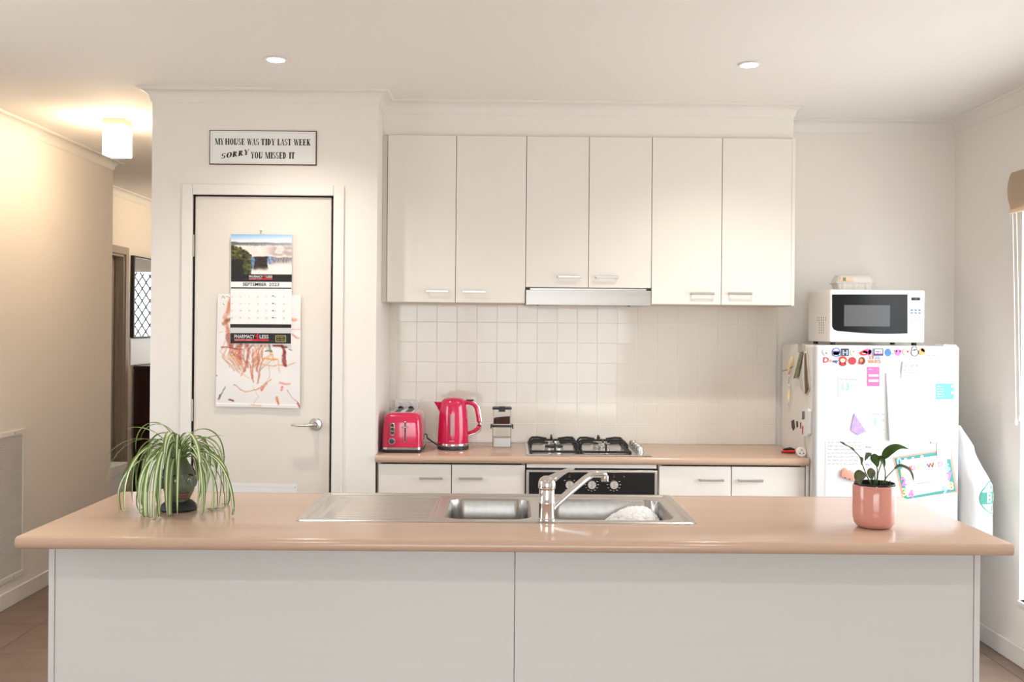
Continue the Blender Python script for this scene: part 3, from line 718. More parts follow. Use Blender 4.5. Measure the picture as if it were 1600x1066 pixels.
t, l = canister('storage_canister', 'clear canister half full of ground coffee with black clip lid', ccx, ccy, 1.0125, .043, .043, .075, .028, 'coffee', 'dark_grey')
MB().box(ccx-.016, ccx+.016, ccy-.055, ccy-.0475, 1.078, 1.0985, .002, 1).build('clip', 'black', t)
MB().box(ccx-.015, ccx+.015, ccy-.018, ccy+.018, 1.0976, 1.1005, .001, 1).build('lid_seal', 'black', t)

# double power outlet
gx0, gz0 = UY(617, 640, YB-.012); gx1, gz1 = UY(654, 624.5, YB-.012); gz0 = gz1-.073; gx1 = gx0+.116
go = thing('power_outlet', 'white double power outlet on the tiles behind the toaster', 'outlet', ((gx0+gx1)/2, YB-.008, gz0))
MB().box(gx0, gx1, YB-.017, YB-.0070, gz0, gz1, .002, 2).build('cover_plate', 'outlet_white', go)
for q in (.33, .78):
    xx = gx0+(gx1-gx0)*q-.008
    MB().lathe([(.0085, 0), (.0085, .003), (.007, .004)], (xx, YB-.017, gz1-.017), 16, 'y').build('switch', 'outlet_white', go)
    MB().lathe([(.0145, 0), (.0135, .020), (.010, .026)], (xx, YB-.017, gz1-.047), 16, 'y').build('plug', 'black', go)

# red gadget and white timer plug at the fridge end of the bench
gx, gy = UZ(1238, 708, .905)
rg = thing('bottle_opener', 'red and black hand gadget lying beside the refrigerator', 'gadget', (gx, gy, .9))
MB().tube([(gx-.045, gy+.02, .909), (gx-.02, gy, .912), (gx+.012, gy-.008, .912), (gx+.03, gy-.006, .909)], [.006, .0085, .0085, .005], 10, .8).build('handle', 'red_plastic', rg)
MB().tube([(gx-.03, gy+.05, .915), (gx, gy+.035, .922), (gx+.02, gy+.03, .918)], [.004, .007, .004], 8).build('grip', 'black', rg)
MB().tube([(gx-.048, gy+.022, .9035), (gx+.02, gy-.016, .9035)], .0035, 6, .6).build('blade', 'satin', rg)
wx, wy = UZ(1251.5, 714, .90); 
tm = thing('plug_socket', 'round white plug socket with three dark holes on the bench', 'plug', (wx, wy+.01, .9))
MB().lathe([(.0215, 0), (.0225, .003), (.0225, .02), (.020, .024)], (wx, wy+.012, .9225), 28, 'y').build('socket_body', 'outlet_white', tm)
for q in range(3):
    a = PI/2+q*2*PI/3; MB().lathe([(.0028, 0), (.0028, .001)], (wx+.010*math.cos(a), wy-.0118, .9225+.010*math.sin(a)), 10, 'y').build('pin_hole', 'ink', tm)

# ------------------------------------------------------------------ refrigerator and what is on it
FX0, FX1, FY, FZ = 1.406, 2.060, 4.50, 1.424
fg = thing('refrigerator', 'white refrigerator covered with magnets and papers', 'refrigerator', ((FX0+FX1)/2, 4.78, 0))
MB().box(FX0+.002, FX1-.002, FY+.066, 5.06, .03, FZ-.004, .006, 2).build('cabinet_body', 'fridge_side', fg)
MB().box(FX0, FX1, FY, FY+.058, .545, FZ, .012, 3).build('fridge_door', 'fridge_white', fg)
MB().box(FX0, FX1, FY, FY+.058, .06, .537, .012, 3).build('freezer_door', 'fridge_white', fg)
MB().box(FX0+.008, FX1-.008, FY+.058, FY+.066, .07, FZ-.01).build('door_seal', 'm_grey', fg, smooth=False)
for x in (FX0+.06, FX1-.06):
    for y in (4.64, 5.0): MB().lathe([(.02, 0), (.02, .03)], (x, y, 0), 12).build('foot', 'black', fg)
MB().box(FX1-.07, FX1-.01, FY+.01, FY+.10, FZ-.001, FZ+.006, .002, 1).build('hinge_cover', 'white_plastic', fg)

# microwave
MY = 4.64; mz0, mx0, mx1 = FZ+.012, UY(1297, 500, MY)[0], UY(1445, 500, MY)[0]; mz1 = UY(1370, 453, MY)[1]
mw = thing('microwave', 'white microwave oven with black glass door on the refrigerator', 'microwave', ((mx0+mx1)/2, MY+.17, FZ))
MB().box(mx0+.003, mx1-.003, MY+.030, MY+.345, mz0, mz1-.002, .006, 2).build('case', 'fridge_side', mw)
MB().box(mx0, mx1, MY, MY+.030, mz0, mz1, .008, 3).build('front_frame', 'white_plastic', mw)
def mp(zx, zy): return UY(1240+zx*.18765, 410+zy*.18765, MY)
pts = [mp(320, 268), mp(947, 268), mp(947, 593)]
for k in range(9):
    u = k/8; pts.append(mp(947-u*540, 593+6*math.sin(PI*u)-18*u*u))
pts += [mp(365, 572), mp(335, 560), mp(320, 535)]
dw = MB().prism(pts, 'y', MY-.002, MY+.004).build('door_glass', 'micro_glass', mw, smooth=False)
pa, pb = mp(420, 355), mp(800, 535)
MB().box(pa[0], pb[0], MY-.0026, MY-.002, pb[1], pa[1]).build('viewing_screen', 'glass_fog', dw, smooth=False)
pa, pb = mp(953, 262), mp(955, 640); MB().box(pa[0], pa[0]+.001, MY-.0006, MY+.001, pb[1], pa[1]).build('door_seam', 'm_grey', mw, smooth=False)
pa, pb = mp(980, 292), mp(1052, 318); MB().box(pa[0], pb[0], MY-.001, MY+.001, pb[1], pa[1]).build('display', 'ink', mw, smooth=False)
m = MB(); pa = mp(1017, 305); text(m, '12:40', pa[0], pa[1], .0034, MY-.0013, .011); m.build('display_digits', 'm_lime', mw, smooth=False)
for j, zy in enumerate((399, 423)):
    for zx in (984, 1016, 1048):
        c = mp(zx, zy); MB().prism([(c[0]+.0062*math.cos(a*PI/8), c[1]+.0036*math.sin(a*PI/8)) for a in range(16)], 'y', MY-.001, MY+.001).build('button', 'button_blue', mw, smooth=False)
m = MB()
for j, zy in enumerate((453, 475)):
    for i, zx in enumerate((984, 1016, 1048)): c = mp(zx, zy); text(m, '123456'[j*3+i], c[0], c[1], .0058, MY-.0004, None, .0004)
m.build('keypad_numbers', 'button_blue', mw, smooth=False)
m = MB()
for zy in (353, 530):
    for i, zx in enumerate((985, 1016, 1047)): c = mp(zx, zy); m.box(c[0]-.0055, c[0]+.0055, MY-.0006, MY, c[1]-.002, c[1]+.002)
m.build('keypad_icons', 'm_grey', mw, smooth=False)['kind'] = 'stuff'
vh = MB()
for r_ in range(7):
    for c_ in range(5):
        if r_ > 1 and c_ in (0, 4): continue
        y = MY+.075+.030*c_; z = mz0+.055+.012*(5-r_)
        vh.lathe([(.0035, 0), (.0035, .0008)], (mx0+.0022, y, z), 8, 'x')
vh.build('vent_holes', 'dark_grey', mw, smooth=False)
for x in (mx0+.03, mx1-.03):
    for y in (MY+.05, MY+.31): MB().lathe([(.012, 0), (.012, .014)], (x, y, FZ-.0015), 12).build('foot', 'black', mw)

# egg carton
eX0, eX1 = UY(1307, 445, 4.72)[0], UY(1367, 445, 4.72)[0]; ez = mz1-.001; ecx, ecy = (eX0+eX1)/2, 4.775; ehw = (eX1-eX0)/2; ehd = .055
eg = thing('egg_carton', 'grey pulp egg carton on top of the microwave', 'egg carton', (ecx, ecy, ez))
b = MB()
b.loft([rr_ring(ecx, ecy, ehw-.016, ehd-.012, .01, ez), rr_ring(ecx, ecy, ehw-.006, ehd-.005, .01, ez+.034)])
for i in range(3):
    for sgn in (-1, 1): b.lathe([(.016, 0), (.021, .012), (.025, .034)], (ecx+(i-1)*.055, ecy+sgn*(ehd-.027), ez+.0005), 12)
b.build('tray', 'carton', eg)
MB().box(ecx-ehw, ecx+ehw, ecy-ehd, ecy+ehd, ez+.034, ez+.038, .0015, 1).build('rim', 'carton', eg)
ld = MB().loft([rr_ring(ecx, ecy, ehw-.003, ehd-.003, .012, ez+.0385), rr_ring(ecx, ecy, ehw-.010, ehd-.010, .012, ez+.062), rr_ring(ecx, ecy, ehw-.018, ehd-.02, .012, ez+.074), rr_ring(ecx, ecy, ehw-.03, ehd-.03, .01, ez+.077)]).build('lid', 'carton', eg)
ll = MB().prism([(ecx-ehw+.016, ez+.046), (ecx-.01, ez+.046), (ecx-.012, ez+.062), (ecx-ehw+.022, ez+.062)], 'y', ecy-ehd+.001, ecy-ehd+.012).build('print_label', 'm_peach', ld, smooth=False)
MB().box(ecx-ehw+.03, ecx-ehw+.045, ecy-ehd+.0004, ecy-ehd+.004, ez+.046, ez+.062).build('print_patch', 'leaf_dull', ld, smooth=False)

# magnets: plain coloured shapes
YM = FY-.0004
def magnet(name, label, parts, cat='magnet'):
    """parts: list of (part name, material, [(px,py,rx,ry) or rect ('r',x0,y0,x1,y1)], thickness)"""
    px = [s for p in parts for s in p[2]]
    s0 = px[0]; c = UY(s0[0], s0[1], FY) if not isinstance(s0[0], str) else UY((s0[1]+s0[3])/2, (s0[2]+s0[4])/2, FY)
    t = thing(name, label, cat, (c[0], YM, c[1]), 'small magnets in rows on the refrigerator door')
    lay = YM
    for nm, mt, shapes, th in parts:
        m = MB()
        for s in shapes:
            if isinstance(s[0], str):
                m.prism([UY(x, y, FY) for x, y in rect_px(*s[1:])], 'y', lay-th, lay)
            else: disc(m, s[0], s[1], s[2], lay, th, 24, s[3])
        m.build(nm, mt, t, smooth=False); lay -= th+.00005
R_ = lambda a, b, c, d: ('r', a, b, c, d)
magnet('round_magnet', 'pale grey round magnet at the start of the upper magnet row', [('plate', 'm_grey', [(1290.5, 550, 5.5, 5)], .003), ('print', 'paper', [(1291, 548.5, 3.5, 3)], .0003), ('dot', 'ink', [(1291, 552, 1, 1)], .0003)])
magnet('arched_magnet', 'blue and white arched magnet beside the dark square magnet', [('plate', 'm_blue', [(1306.5, 550.5, 6.3, 7), R_(1300.3, 549.5, 1312.7, 556)], .003), ('print', 'paper', [(1306.5, 550.5, 5.3, 5.8), R_(1301.4, 550, 1311.6, 555)], .0003), ('stripe', 'm_blue', [R_(1301, 548.5, 1312, 550)], .0003)])
magnet('square_magnet', 'dark square magnet with grey blue bars', [('plate', 'm_dark', [R_(1314.5, 545, 1325.8, 556)], .003), ('bars', 'm_steelblue', [R_(1316, 547, 1318.6, 555), R_(1321.8, 547, 1324.4, 555), R_(1318.6, 550, 1321.8, 552)], .0003)])
magnet('round_magnet', 'pale green round magnet with a dark centre dot', [('plate', 'm_mint', [(1334, 551, 5.4, 5)], .003), ('print', 'paper', [(1334, 549.5, 3, 2.8)], .0003), ('dot', 'ink', [(1334, 549.5, .9, .9)], .0003)])
magnet('wide_magnet', 'red and violet wide magnet in the upper row', [('plate', 'm_violet', [(1356, 549.5, 5.5, 4.8), (1359, 551, 3, 4.6)], .002), ('front_plate', 'm_red', [(1350, 552, 6.8, 3.6), (1352, 550, 4, 3.4)], .002), ('print', 'paper', [(1350, 552.5, 3, .8)], .0003)])
magnet('cassette_magnet', 'cassette tape magnet with pink stripe and white label', [('plate', 'm_steelblue', [R_(1363.5, 544.3, 1380.3, 556.2)], .003), ('edge', 'm_dark', [R_(1364.6, 545.2, 1379.2, 555.6)], .0003), ('label', 'paper', [R_(1366, 546, 1378.2, 551.6)], .0003), ('stripe', 'm_rose', [R_(1366, 551.6, 1378.2, 553.6)], .0003), ('reels', 'ink', [(1369, 549.6, .8, .8), (1375.2, 549.6, .8, .8), (1372, 550, 1.6, .7)], .0003)])
magnet('oval_magnet', 'bright blue oval magnet with grey tail', [('plate', 'm_sky', [(1387.5, 551, 4.3, 6)], .003), ('tail', 'm_steelblue', [R_(1391.5, 551.6, 1396.5, 553.4)], .002)])
magnet('eared_magnet', 'pink magnet with two side lobes', [('plate', 'm_rose', [(1403, 551, 4.2, 5.2), (1399.6, 548.6, 2, 2), (1406.8, 548.6, 2, 2)], .003), ('print', 'm_violet', [(1403, 552, 1.8, 1.6)], .0003)])
magnet('ring_magnet', 'peach ring magnet with a green centre', [('plate', 'm_peach', [(1415.8, 550, 5.7, 5.7)], .003), ('print', 'paper', [(1415.8, 550, 4.3, 4.3)], .0003), ('patch', 'm_mint', [(1414.3, 550.3, 2, 3)], .0003), ('dot', 'm_red', [(1418.3, 549.5, 1.6, 1.6)], .0003)])
magnet('lobed_magnet', 'white two-lobed magnet with a dark outline', [('plate', 'm_dark', [(1429, 551, 5.8, 5.8), (1428.4, 545, 4, 4)], .003), ('print', 'paper', [(1429, 551, 5, 5), (1428.4, 545, 3.2, 3.2)], .0003)])
magnet('tan_magnet', 'tan uneven round magnet at the end of the upper row', [('plate', 'm_tan', [(1440, 550, 4.6, 5.6), (1442, 547, 3.4, 3.4)], .003), ('print', 'm_orange', [(1440, 550, 2, 1.5)], .0003)])
magnet('lobed_magnet', 'red and cream two-lobed magnet in the lower row', [('plate', 'm_maroon', [(1316.8, 562.5, 6, 5.6), (1316.5, 568.5, 5.4, 3.4)], .003), ('print', 'm_red', [(1316.8, 561.5, 5, 4.4), (1316.5, 568.5, 3, 2)], .0003), ('patch', 'm_cream', [(1316.8, 563.4, 4, 3.2)], .0003)])
magnet('round_magnet', 'plain bright red round magnet in the lower row', [('plate', 'm_maroon', [(1331.5, 564, 6, 5.8)], .003), ('print', 'm_red', [(1331.5, 564, 5.3, 5.1)], .0003)])
magnet('round_magnet', 'brown and red round magnet in the lower row', [('plate', 'm_brown', [(1346.8, 564, 4.8, 5.8)], .003), ('print', 'm_orange', [(1345.6, 563.2, 2.4, 3)], .0003), ('patch', 'm_red', [(1343.6, 567.5, 2.6, 1.8)], .0003)])
def word_magnet(label, words):
    c = UY(words[0][1], words[0][2], FY); t = thing('lettering_magnet', label, 'magnet', (c[0], YM, c[1]), 'small magnets in rows on the refrigerator door')
    for s, px, py, hpx, wpx, mt, sh in words:
        x, z = UY(px, py, FY); m = MB(); text(m, s, x, z, hpx*FY/F, YM-.0012, wpx*FY/F, .0003, sh); o = m.build('lettering', mt, t, smooth=False)
        md = o.modifiers.new('thick', 'SOLIDIFY'); md.thickness = .0012; md.offset = 0
word_magnet('cursive lettering magnet in red and blue', [('D', 1290, 563, 8, 9, 'm_red', .1), ('is', 1298, 563.5, 5, 4, 'm_peach', .2), ('ney', 1304.5, 564.5, 4.6, 8.5, 'm_blue', .25)])
word_magnet('two-line lettering magnet in orange and pale blue', [('ST', 1362, 559.5, 4.6, 8.6, 'm_orange', 0), ('AR', 1371.5, 559.5, 4.6, 9, 'm_lightblue', 0), ('WA', 1361.3, 565.3, 4.8, 10.5, 'm_orange', 0), ('RS', 1371.8, 565.3, 4.8, 9.4, 'm_orange', 0)])

# cards and papers on the door
def sheet_thing(name, label, px4, m, cat='paper', Y=FY-.0004, t=.0006, group=None):
    p = [UY(x, y, Y) for x, y in px4]; xs = sum(q[0] for q in p)/4; zs = min(q[1] for q in p)
    th = thing(name, label, cat, (xs, Y, zs), group)
    MB().prism(p, 'y', Y-t, Y).build('sheet', m, th, smooth=False); return th
def stroke_lines(parent, rows, Y, m, seed, wpx=.8, name='handwriting'):
    rn = random.Random(seed); b = MB()
    for (x0, x1, y, amp) in rows:
        x = x0
        while x < x1:
            L = rn.uniform(3, 9); q = []
            e_ = min(x+L, x1); n = max(3, int((e_-x)*1.6))
            for k in range(n+1): q.append(UY(x+(e_-x)*k/n, y+rn.uniform(-amp, amp), Y))
            ribbon(b, q, wpx*Y/F, Y); x = e_+rn.uniform(1.2, 2.6)
    b.build(name, m, parent, smooth=False)
t = sheet_thing('name_label', 'long white name label at the end of the magnet row', rect_px(1445, 548.5, 1489, 559.5), 'paper', 'label')
stroke_lines(t, [(1448, 1470, 555.5, .9)], FY-.0013, 'green_ink', 41, .7, 'lettering'); stroke_lines(t, [(1481, 1487, 556, .6)], FY-.0013, 'grey_ink', 42, .5, 'fine_print')
t = sheet_thing('pink_card', 'bright pink magnet card with two white stripes', rect_px(1355, 573.5, 1374, 603.5), 'pink_card', 'card', t=.0015)
for a, b in ((585.2, 588.6), (593, 596.8)):
    p = [UY(x, y, FY) for x, y in rect_px(1357, a, 1372.5, b)]; MB().prism(p, 'y', FY-.0023, FY-.0019).build('white_stripe', 'paper', t, smooth=False)
stroke_lines(t, [(1357.5, 1364, 577.3, .7)], FY-.0022, 'paper', 3)
p = MB(); disc(p, 1370, 577, 1.3, FY-.0019, .0004); p.build('print_dot', 'm_violet', t, smooth=False)
for lab, x0, y0, dg, sd in (('medical appointment card with a pale blue number thirteen', 1309.5, 588.5, '13', 4), ('medical appointment card half under the purple folded paper', 1352, 643, '13', 5)):
    t = sheet_thing('appointment_card', lab, rect_px(x0, y0, x0+33.5, y0+33), 'paper', 'card', group='appointment cards on the refrigerator')
    stroke_lines(t, [(x0+3, x0+31, y0+4.5, 1.1)], FY-.0012, 'grey_ink', sd, .7)
    p = MB(); c = UY(x0+10.5, y0+16.5, FY); text(p, dg, c[0], c[1], 10*FY/F, FY-.0012, 11*FY/F); p.build('number', 'blue_ink', t, smooth=False)
    p = MB(); c = UY(x0+23.8, y0+14, FY); text(p, 'SICK', c[0], c[1], 4.6*FY/F, FY-.0012, 12.5*FY/F); p.build('lettering', 'm_steelblue', t, smooth=False)
    stroke_lines(t, [(x0+4, x0+30, y0+28.5, .4)], FY-.0012, 'grey_ink', sd+9, .4, 'fine_print')
t = sheet_thing('calendar_pad', 'small tilted block calendar pad with grey lines', [(1410, 564.5), (1437.5, 568.5), (1434.5, 595), (1407, 591)], 'paper', 'notepad', t=.008)
stroke_lines(t, [(1414, 1434, 571+q*.9, 2.0) for q in range(2)], FY-.0088, 'm_lightblue', 44, .7, 'printed_heading')
stroke_lines(t, [(1412, 1435, 578.3, .5), (1412, 1434.5, 582.5, .4), (1411.5, 1433, 588, .4)], FY-.0088, 'grey_ink', 8, .6, 'fine_print')
# thick folded note pad standing off the door
t = thing('folded_letter', 'long white folded letter standing off the refrigerator door', 'paper', (1.75, FY, .95))
tp = [UY(x, y, FY) for x, y in ((1384, 583), (1423, 583), (1428, 689), (1388, 688.5))]
v = [Vector((tp[0][0], FY-.006, tp[0][1])), Vector((tp[1][0], FY-.0015, tp[1][1])), Vector((tp[2][0], FY-.006, tp[2][1])), Vector((tp[3][0], FY-.020, tp[3][1]))]
MB().loft([[tuple(q) for q in v], [(q.x, FY-.0006, q.z) for q in v]]).build('sheet', 'paper', t, smooth=False)
v2 = [UY(x, y, FY) for x, y in ((1424, 640), (1463, 655), (1462, 690), (1426, 689))]
MB().prism(v2, 'y', FY-.0022, FY-.0008).build('flap', 'paper', t, smooth=False)
t = sheet_thing('blue_card', 'pale blue card with white print near the door edge', rect_px(1462, 599.5, 1490.5, 624), 'cyan_card', 'card')
stroke_lines(t, [(1464, 1474, 604+q*4, .4) for q in range(5)], FY-.0012, 'paper', 12, .9, 'print_lines')
p = MB(); disc(p, 1487.5, 604, 1.8, FY-.001, .0003, 16, 2.6); disc(p, 1487.5, 613.5, 1.8, FY-.001, .0003, 16, 2.6); p.build('print_dots', 'paper', t, smooth=False)
t = sheet_thing('folded_paper', 'white and purple folded paper shape', [(1334.5, 646), (1360, 640.5), (1359, 673), (1352, 674)], 'paper', 'paper', Y=FY-.0012)
MB().prism([UY(x, y, FY) for x, y in ((1334.5, 646.5), (1353, 674.5), (1340, 679.5), (1329, 672))], 'y', FY-.0045, FY-.002).build('purple_flap', 'lilac', t, smooth=False)
t = sheet_thing('handwritten_letter', 'white handwritten letter held by the peach clip', [(1290, 689), (1364, 688), (1364, 776), (1289, 776)], 'paper', 'letter')
stroke_lines(t, [(1293, 1350-q*1.5, 691.5+q*5.6, 1.2) for q in range(7)], FY-.0012, 'grey_ink', 21, .6)
stroke_lines(t, [(1352, 1362, 699+q*9, 1.6) for q in range(4)], FY-.0012, 'm_blue', 22, .8, 'blue_handwriting')
cp_ = [(1314, 736), (1318, 731.5), (1321, 731.5), (1324, 735.5), (1328.5, 735), (1330, 738), (1338.5, 739), (1336, 751.5), (1331, 751), (1313, 745)]
t = thing('clip', 'peach plastic bag clip on the handwritten letter', 'clip', (UY(1325, 750, FY)[0], FY-.001, UY(1325, 750, FY)[1]))
MB().prism([UY(x, y, FY) for x, y in cp_], 'y', FY-.014, FY-.0015, .002).build('clip_body', 'peach', t)
m = MB()
for x, y in ((1320.5, 746.8), (1327.5, 749)): disc(m, x, y, 1.6, FY-.0141, .0004, 10, .8)
m.build('clip_slot', 'dark_grey', t, smooth=False)
# award certificate
t = thing('award_certificate', 'tilted kids award certificate with teal border and coloured numbers', 'certificate', (UY(1450, 778, FY)[0], FY, UY(1450, 778, FY)[1]))
def zc_(x, y): return (1390+x*.09382, 690+y*.09382)
def cert(nm, pts, mt, lay): return MB().prism([UY(*zc_(*q), FY) for q in pts], 'y', FY-.0006-lay*.0004, FY-.0003-lay*.0004).build(nm, mt, t, smooth=False)
cert('backing_sheet', [(45, 265), (1020, 118), (1140, 845), (215, 962)], 'peach', 0)
cert('border', [(80, 283), (985, 148), (1105, 830), (250, 968)], 'teal', 1)
cert('sheet', [(185, 318), (940, 215), (1010, 790), (290, 925)], 'paper', 2)
cols = ['m_red', 'm_rose', 'm_lime', 'm_peach', None, 'm_lightblue', 'm_red', 'm_lime', 'm_mint', 'm_rose']
for k, ch in enumerate('KIDS AWARD'):
    if ch == ' ': continue
    q = zc_(355+k*54, 448-k*7.6); c = UY(*q, FY); m = MB(); text(m, ch, c[0], c[1], 8*FY/F*.9, FY-.0024, None, .0006, 0, -.13); m.build('title_letter', cols[k], t, smooth=False)
for s, x, y, mt in (('0', 158, 345, 'm_lightblue'), ('1', 200, 530, 'm_yellow'), ('2', 232, 675, 'm_rose'), ('3', 242, 850, 'm_lime'), ('4', 355, 880, 'm_rose'), ('6', 962, 440, 'm_lightblue'), ('7', 990, 585, 'm_rose'), ('8', 1020, 745, 'm_peach'), ('9', 912, 810, 'm_lightblue')):
    c = UY(*zc_(x, y), FY); m = MB(); text(m, s, c[0], c[1], 11.5*FY/F, FY-.0026, None, .0018, 0, -.13); m.build('border_number', mt, t, smooth=False)
c = UY(*zc_(600, 678), FY); m = MB(); text(m, 'well done !', c[0], c[1], 2.6*FY/F, FY-.0022, 27*FY/F, 0, .1, -.13); m.build('lettering', 'grey_ink', t, smooth=False)
m = MB()
for y in (530, 575, 620): ribbon(m, [UY(*zc_(420, y+25), FY-.002), UY(*zc_(800, y-30), FY-.002)], .35*FY/F, FY-.0022)
m.build('fine_print', 'm_grey', t, smooth=False)
m = MB()
for x, y in ((265, 300), (390, 285), (540, 255)):
    for a in range(5):
        c = zc_(x+18*math.sin(a*1.257), y+18*math.cos(a*1.257)); disc(m, c[0], c[1], 1.1, FY-.0019, .0003, 8)
m.build('printed_flower', 'm_cream', t, smooth=False)
t = sheet_thing('paper_slip', 'small white slip with a pale oval covering the certificate corner', [zc_(790, 5), zc_(1010, 0), zc_(1015, 292), zc_(788, 300)], 'paper', Y=FY-.0028)
m = MB(); q = zc_(890, 70); c = UY(*q, FY); ribbon(m, [(c[0]+9*FY/F*math.cos(a*.2618), c[1]+6*FY/F*math.sin(a*.2618)) for a in range(25)], .4*FY/F, FY-.0039); m.build('oval_outline', 'm_lightblue', t, smooth=False)
stroke_lines(t, [(1468, 1479, 695.5, .4)], FY-.0039, 'm_grey', 31, .4, 'fine_print')
p = zc_(680, 15); t = thing('red_magnet', 'tiny red letter magnet above the certificate', 'magnet', (UY(*p, FY)[0], YM, UY(*p, FY)[1])); m = MB(); c = UY(*p, FY); text(m, 'u', c[0], c[1], 3.6*FY/F, FY-.001, None, .0005); o = m.build('letter', 'm_red', t, smooth=False); o.modifiers.new('thick', 'SOLIDIFY').thickness = .001

# things on the fridge's side (plane x = FX0)
XS = FX0+.0015
def sy(px, py): y, z = UX(px, py, XS); return y, z
bc = thing('paper_bundle', 'bundle of brochures and green strap hanging from a metal clip', 'papers', (XS, sy(1258, 600)[0], sy(1258, 617)[1]))
def side_poly(pts, off, th, nm, mt, par, bev=0): return MB().prism([sy(*q) for q in pts], 'x', XS-off-th, XS-off).build(nm, mt, par, smooth=False)
side_poly([(1252, 538), (1258, 537.5), (1259, 550), (1252, 551)], .0, .016, 'metal_clip', 'satin', bc)
side_poly([(1255, 548), (1261, 545), (1264, 580), (1266, 607), (1262, 617), (1254, 610), (1250, 600), (1251, 575)], .001, .003, 'brochure', 'carton', bc)
side_poly([(1257, 548), (1262, 548), (1264.5, 600), (1259, 615), (1256, 590)], .0045, .003, 'brochure', 'fridge_side', bc)
side_poly([(1260, 552), (1262.5, 552), (1265.5, 606), (1261, 616), (1260, 590)], .008, .002, 'brochure', 'leaf_dry', bc)
side_poly([(1254, 551), (1258.5, 551), (1250, 590), (1243.5, 592)], .011, .002, 'green_strap', 'leaf_dull', bc)
tl = thing('hanging_ornament', 'pale feathery ornament with beads hanging on the refrigerator side', 'ornament', (XS, sy(1240, 600)[0], sy(1238, 634)[1]))
def sp3(px, py, off): y, z = sy(px, py); return (XS-off, y, z)
MB().tube([sp3(1242, 556, .012), sp3(1241, 565, .014), sp3(1238, 575, .013), sp3(1234, 590, .010)], [.003, .012, .010, .004], 8, .4).build('feather', 'm_cream', tl)
MB().tube([sp3(1226, 580, .012), sp3(1236, 577, .012), sp3(1242, 573, .012)], .002, 6).build('wire', 'leaf_dull', tl)
MB().tube([sp3(1237, 575, .012), sp3(1236, 600, .012), sp3(1237, 634, .012)], .0015, 6).build('string', 'fridge_side', tl)
MB().tube([sp3(1238, 560, 0), sp3(1238, 560, .012)], .004, 8).build('magnet_button', 'paper', tl)
for py, r in ((588, .008), (603, .011), (612, .006)): MB().ball(sp3(1236.5, py, .012), r*.7, r, r).build('bead', 'paper', tl)
MB().tube([sp3(1237.5, 608, .012), sp3(1236, 622, .012), sp3(1236, 634, .012)], [.004, .008, .002], 8, .5).build('tassel', 'm_cream', tl)
th = thing('kitchen_thermometer', 'white and red digital thermometer with grey display on refrigerator side', 'thermometer', (XS, sy(1263, 680)[0], sy(1263, 682)[1]))
side_poly([(1257.5, 642), (1260, 639), (1266, 639), (1268, 643), (1267.5, 678), (1265, 682), (1259, 681), (1256.5, 672)], 0, .014, 'housing', 'white_plastic', th)
side_poly([(1258.3, 643), (1262, 642.5), (1262, 655), (1258, 656)], .0142, .001, 'display', 'glass_fog', th)
for py in (669, 675.5): MB().lathe([(.012, 0), (.011, .003)], sp3(1258.8, py, .0142), 16, 'x').build('button', 'red_plastic', th)
MB().tube([sp3(1259, 682, .006), sp3(1258.5, 690, .004), sp3(1259, 700, .003), sp3(1258, 712, .003)], .0016, 6).build('cord', 'm_grey', th)
for q, pts in enumerate((([(1237, 658), (1241, 656), (1242, 668), (1240, 673), (1237.5, 668)]), ([(1244.5, 659), (1246.5, 658), (1247, 667), (1245, 668)]), ([(1251, 661), (1252.2, 660), (1252.2, 670), (1251, 670)]))):
    o = MB().prism([sy(*p_) for p_ in pts], 'x', XS-.0025, XS).build('strip_magnet', 'magnet_strip', smooth=False)
    tag(o, ('wide ragged dark magnet strip on the refrigerator side', 'short dark magnet strip in the middle on the refrigerator side', 'thin dark magnet strip nearest the thermometer')[q], 'magnet', 'dark magnet strips on the refrigerator side')

# white shopping bag hanging beside the refrigerator
bag = thing('shopping_bag', 'white shopping bag with green round emblem hanging beside the refrigerator', 'bag', (2.145, 4.63, .51))
BCX, BCY = 2.146, 4.63
def bag_r(z):
    # half width in x, half depth in y
    if z > .97: k = (1.06-z)/.09; return .012+.035*k, .10+.02*k
    k = min(1, (.97-z)/.2); k = k*k*(3-2*k)
    return .047+.034*k, .12+.07*k
def bag_pt(phi, z, off=0):
    ax, ay = bag_r(z); ax += off; ay += off; c, s_ = math.cos(phi), math.sin(phi); n = .8
    cx = 2.062+ax if z > .80 else BCX
    cx = max(2.0625+ax-off, min(cx, BCX))
    return (cx+ax*math.copysign(abs(c)**n, c), BCY+ay*math.copysign(abs(s_)**n, s_), z)
rings = []
for j in range(24):
    z = .51+.55*j/23; rings.append([bag_pt(2*PI*i/40, z, .0015*math.sin(i*2.3+j*.7)) for i in range(40)])
MB().loft(rings).build('bag_body', 'paper', bag, ang=60)
for y in (4.58, 4.68): MB().tube([(2.072, y-.03, 1.05), (2.066, y, 1.13), (2.066, 4.63, 1.16)], .003, 6, 2).build('strap', 'paper', bag)
MB().lathe([(.012, 0), (.012, .004), (.004, .005), (.004, .012)], (2.0585, 4.63, 1.16), 12, 'x').build('hook', 'white_plastic', bag)
LP = 0
def logo_pt(u, v):    # u to the right, v up, metres, on the bag's outer face
    z = .745+v; return bag_pt(-1.02+u/.105, z, .0022)
lm = MB(); b = bmesh.new()
def patch(uv):
    f = []
    for u0, u1, v0, v1 in uv:
        nu = 6
        for k in range(nu):
            a0, a1 = u0+(u1-u0)*k/nu, u0+(u1-u0)*(k+1)/nu
            b.faces.new([b.verts.new(logo_pt(a0, v0)), b.verts.new(logo_pt(a1, v0)), b.verts.new(logo_pt(a1, v1)), b.verts.new(logo_pt(a0, v1))])
Rr = .074
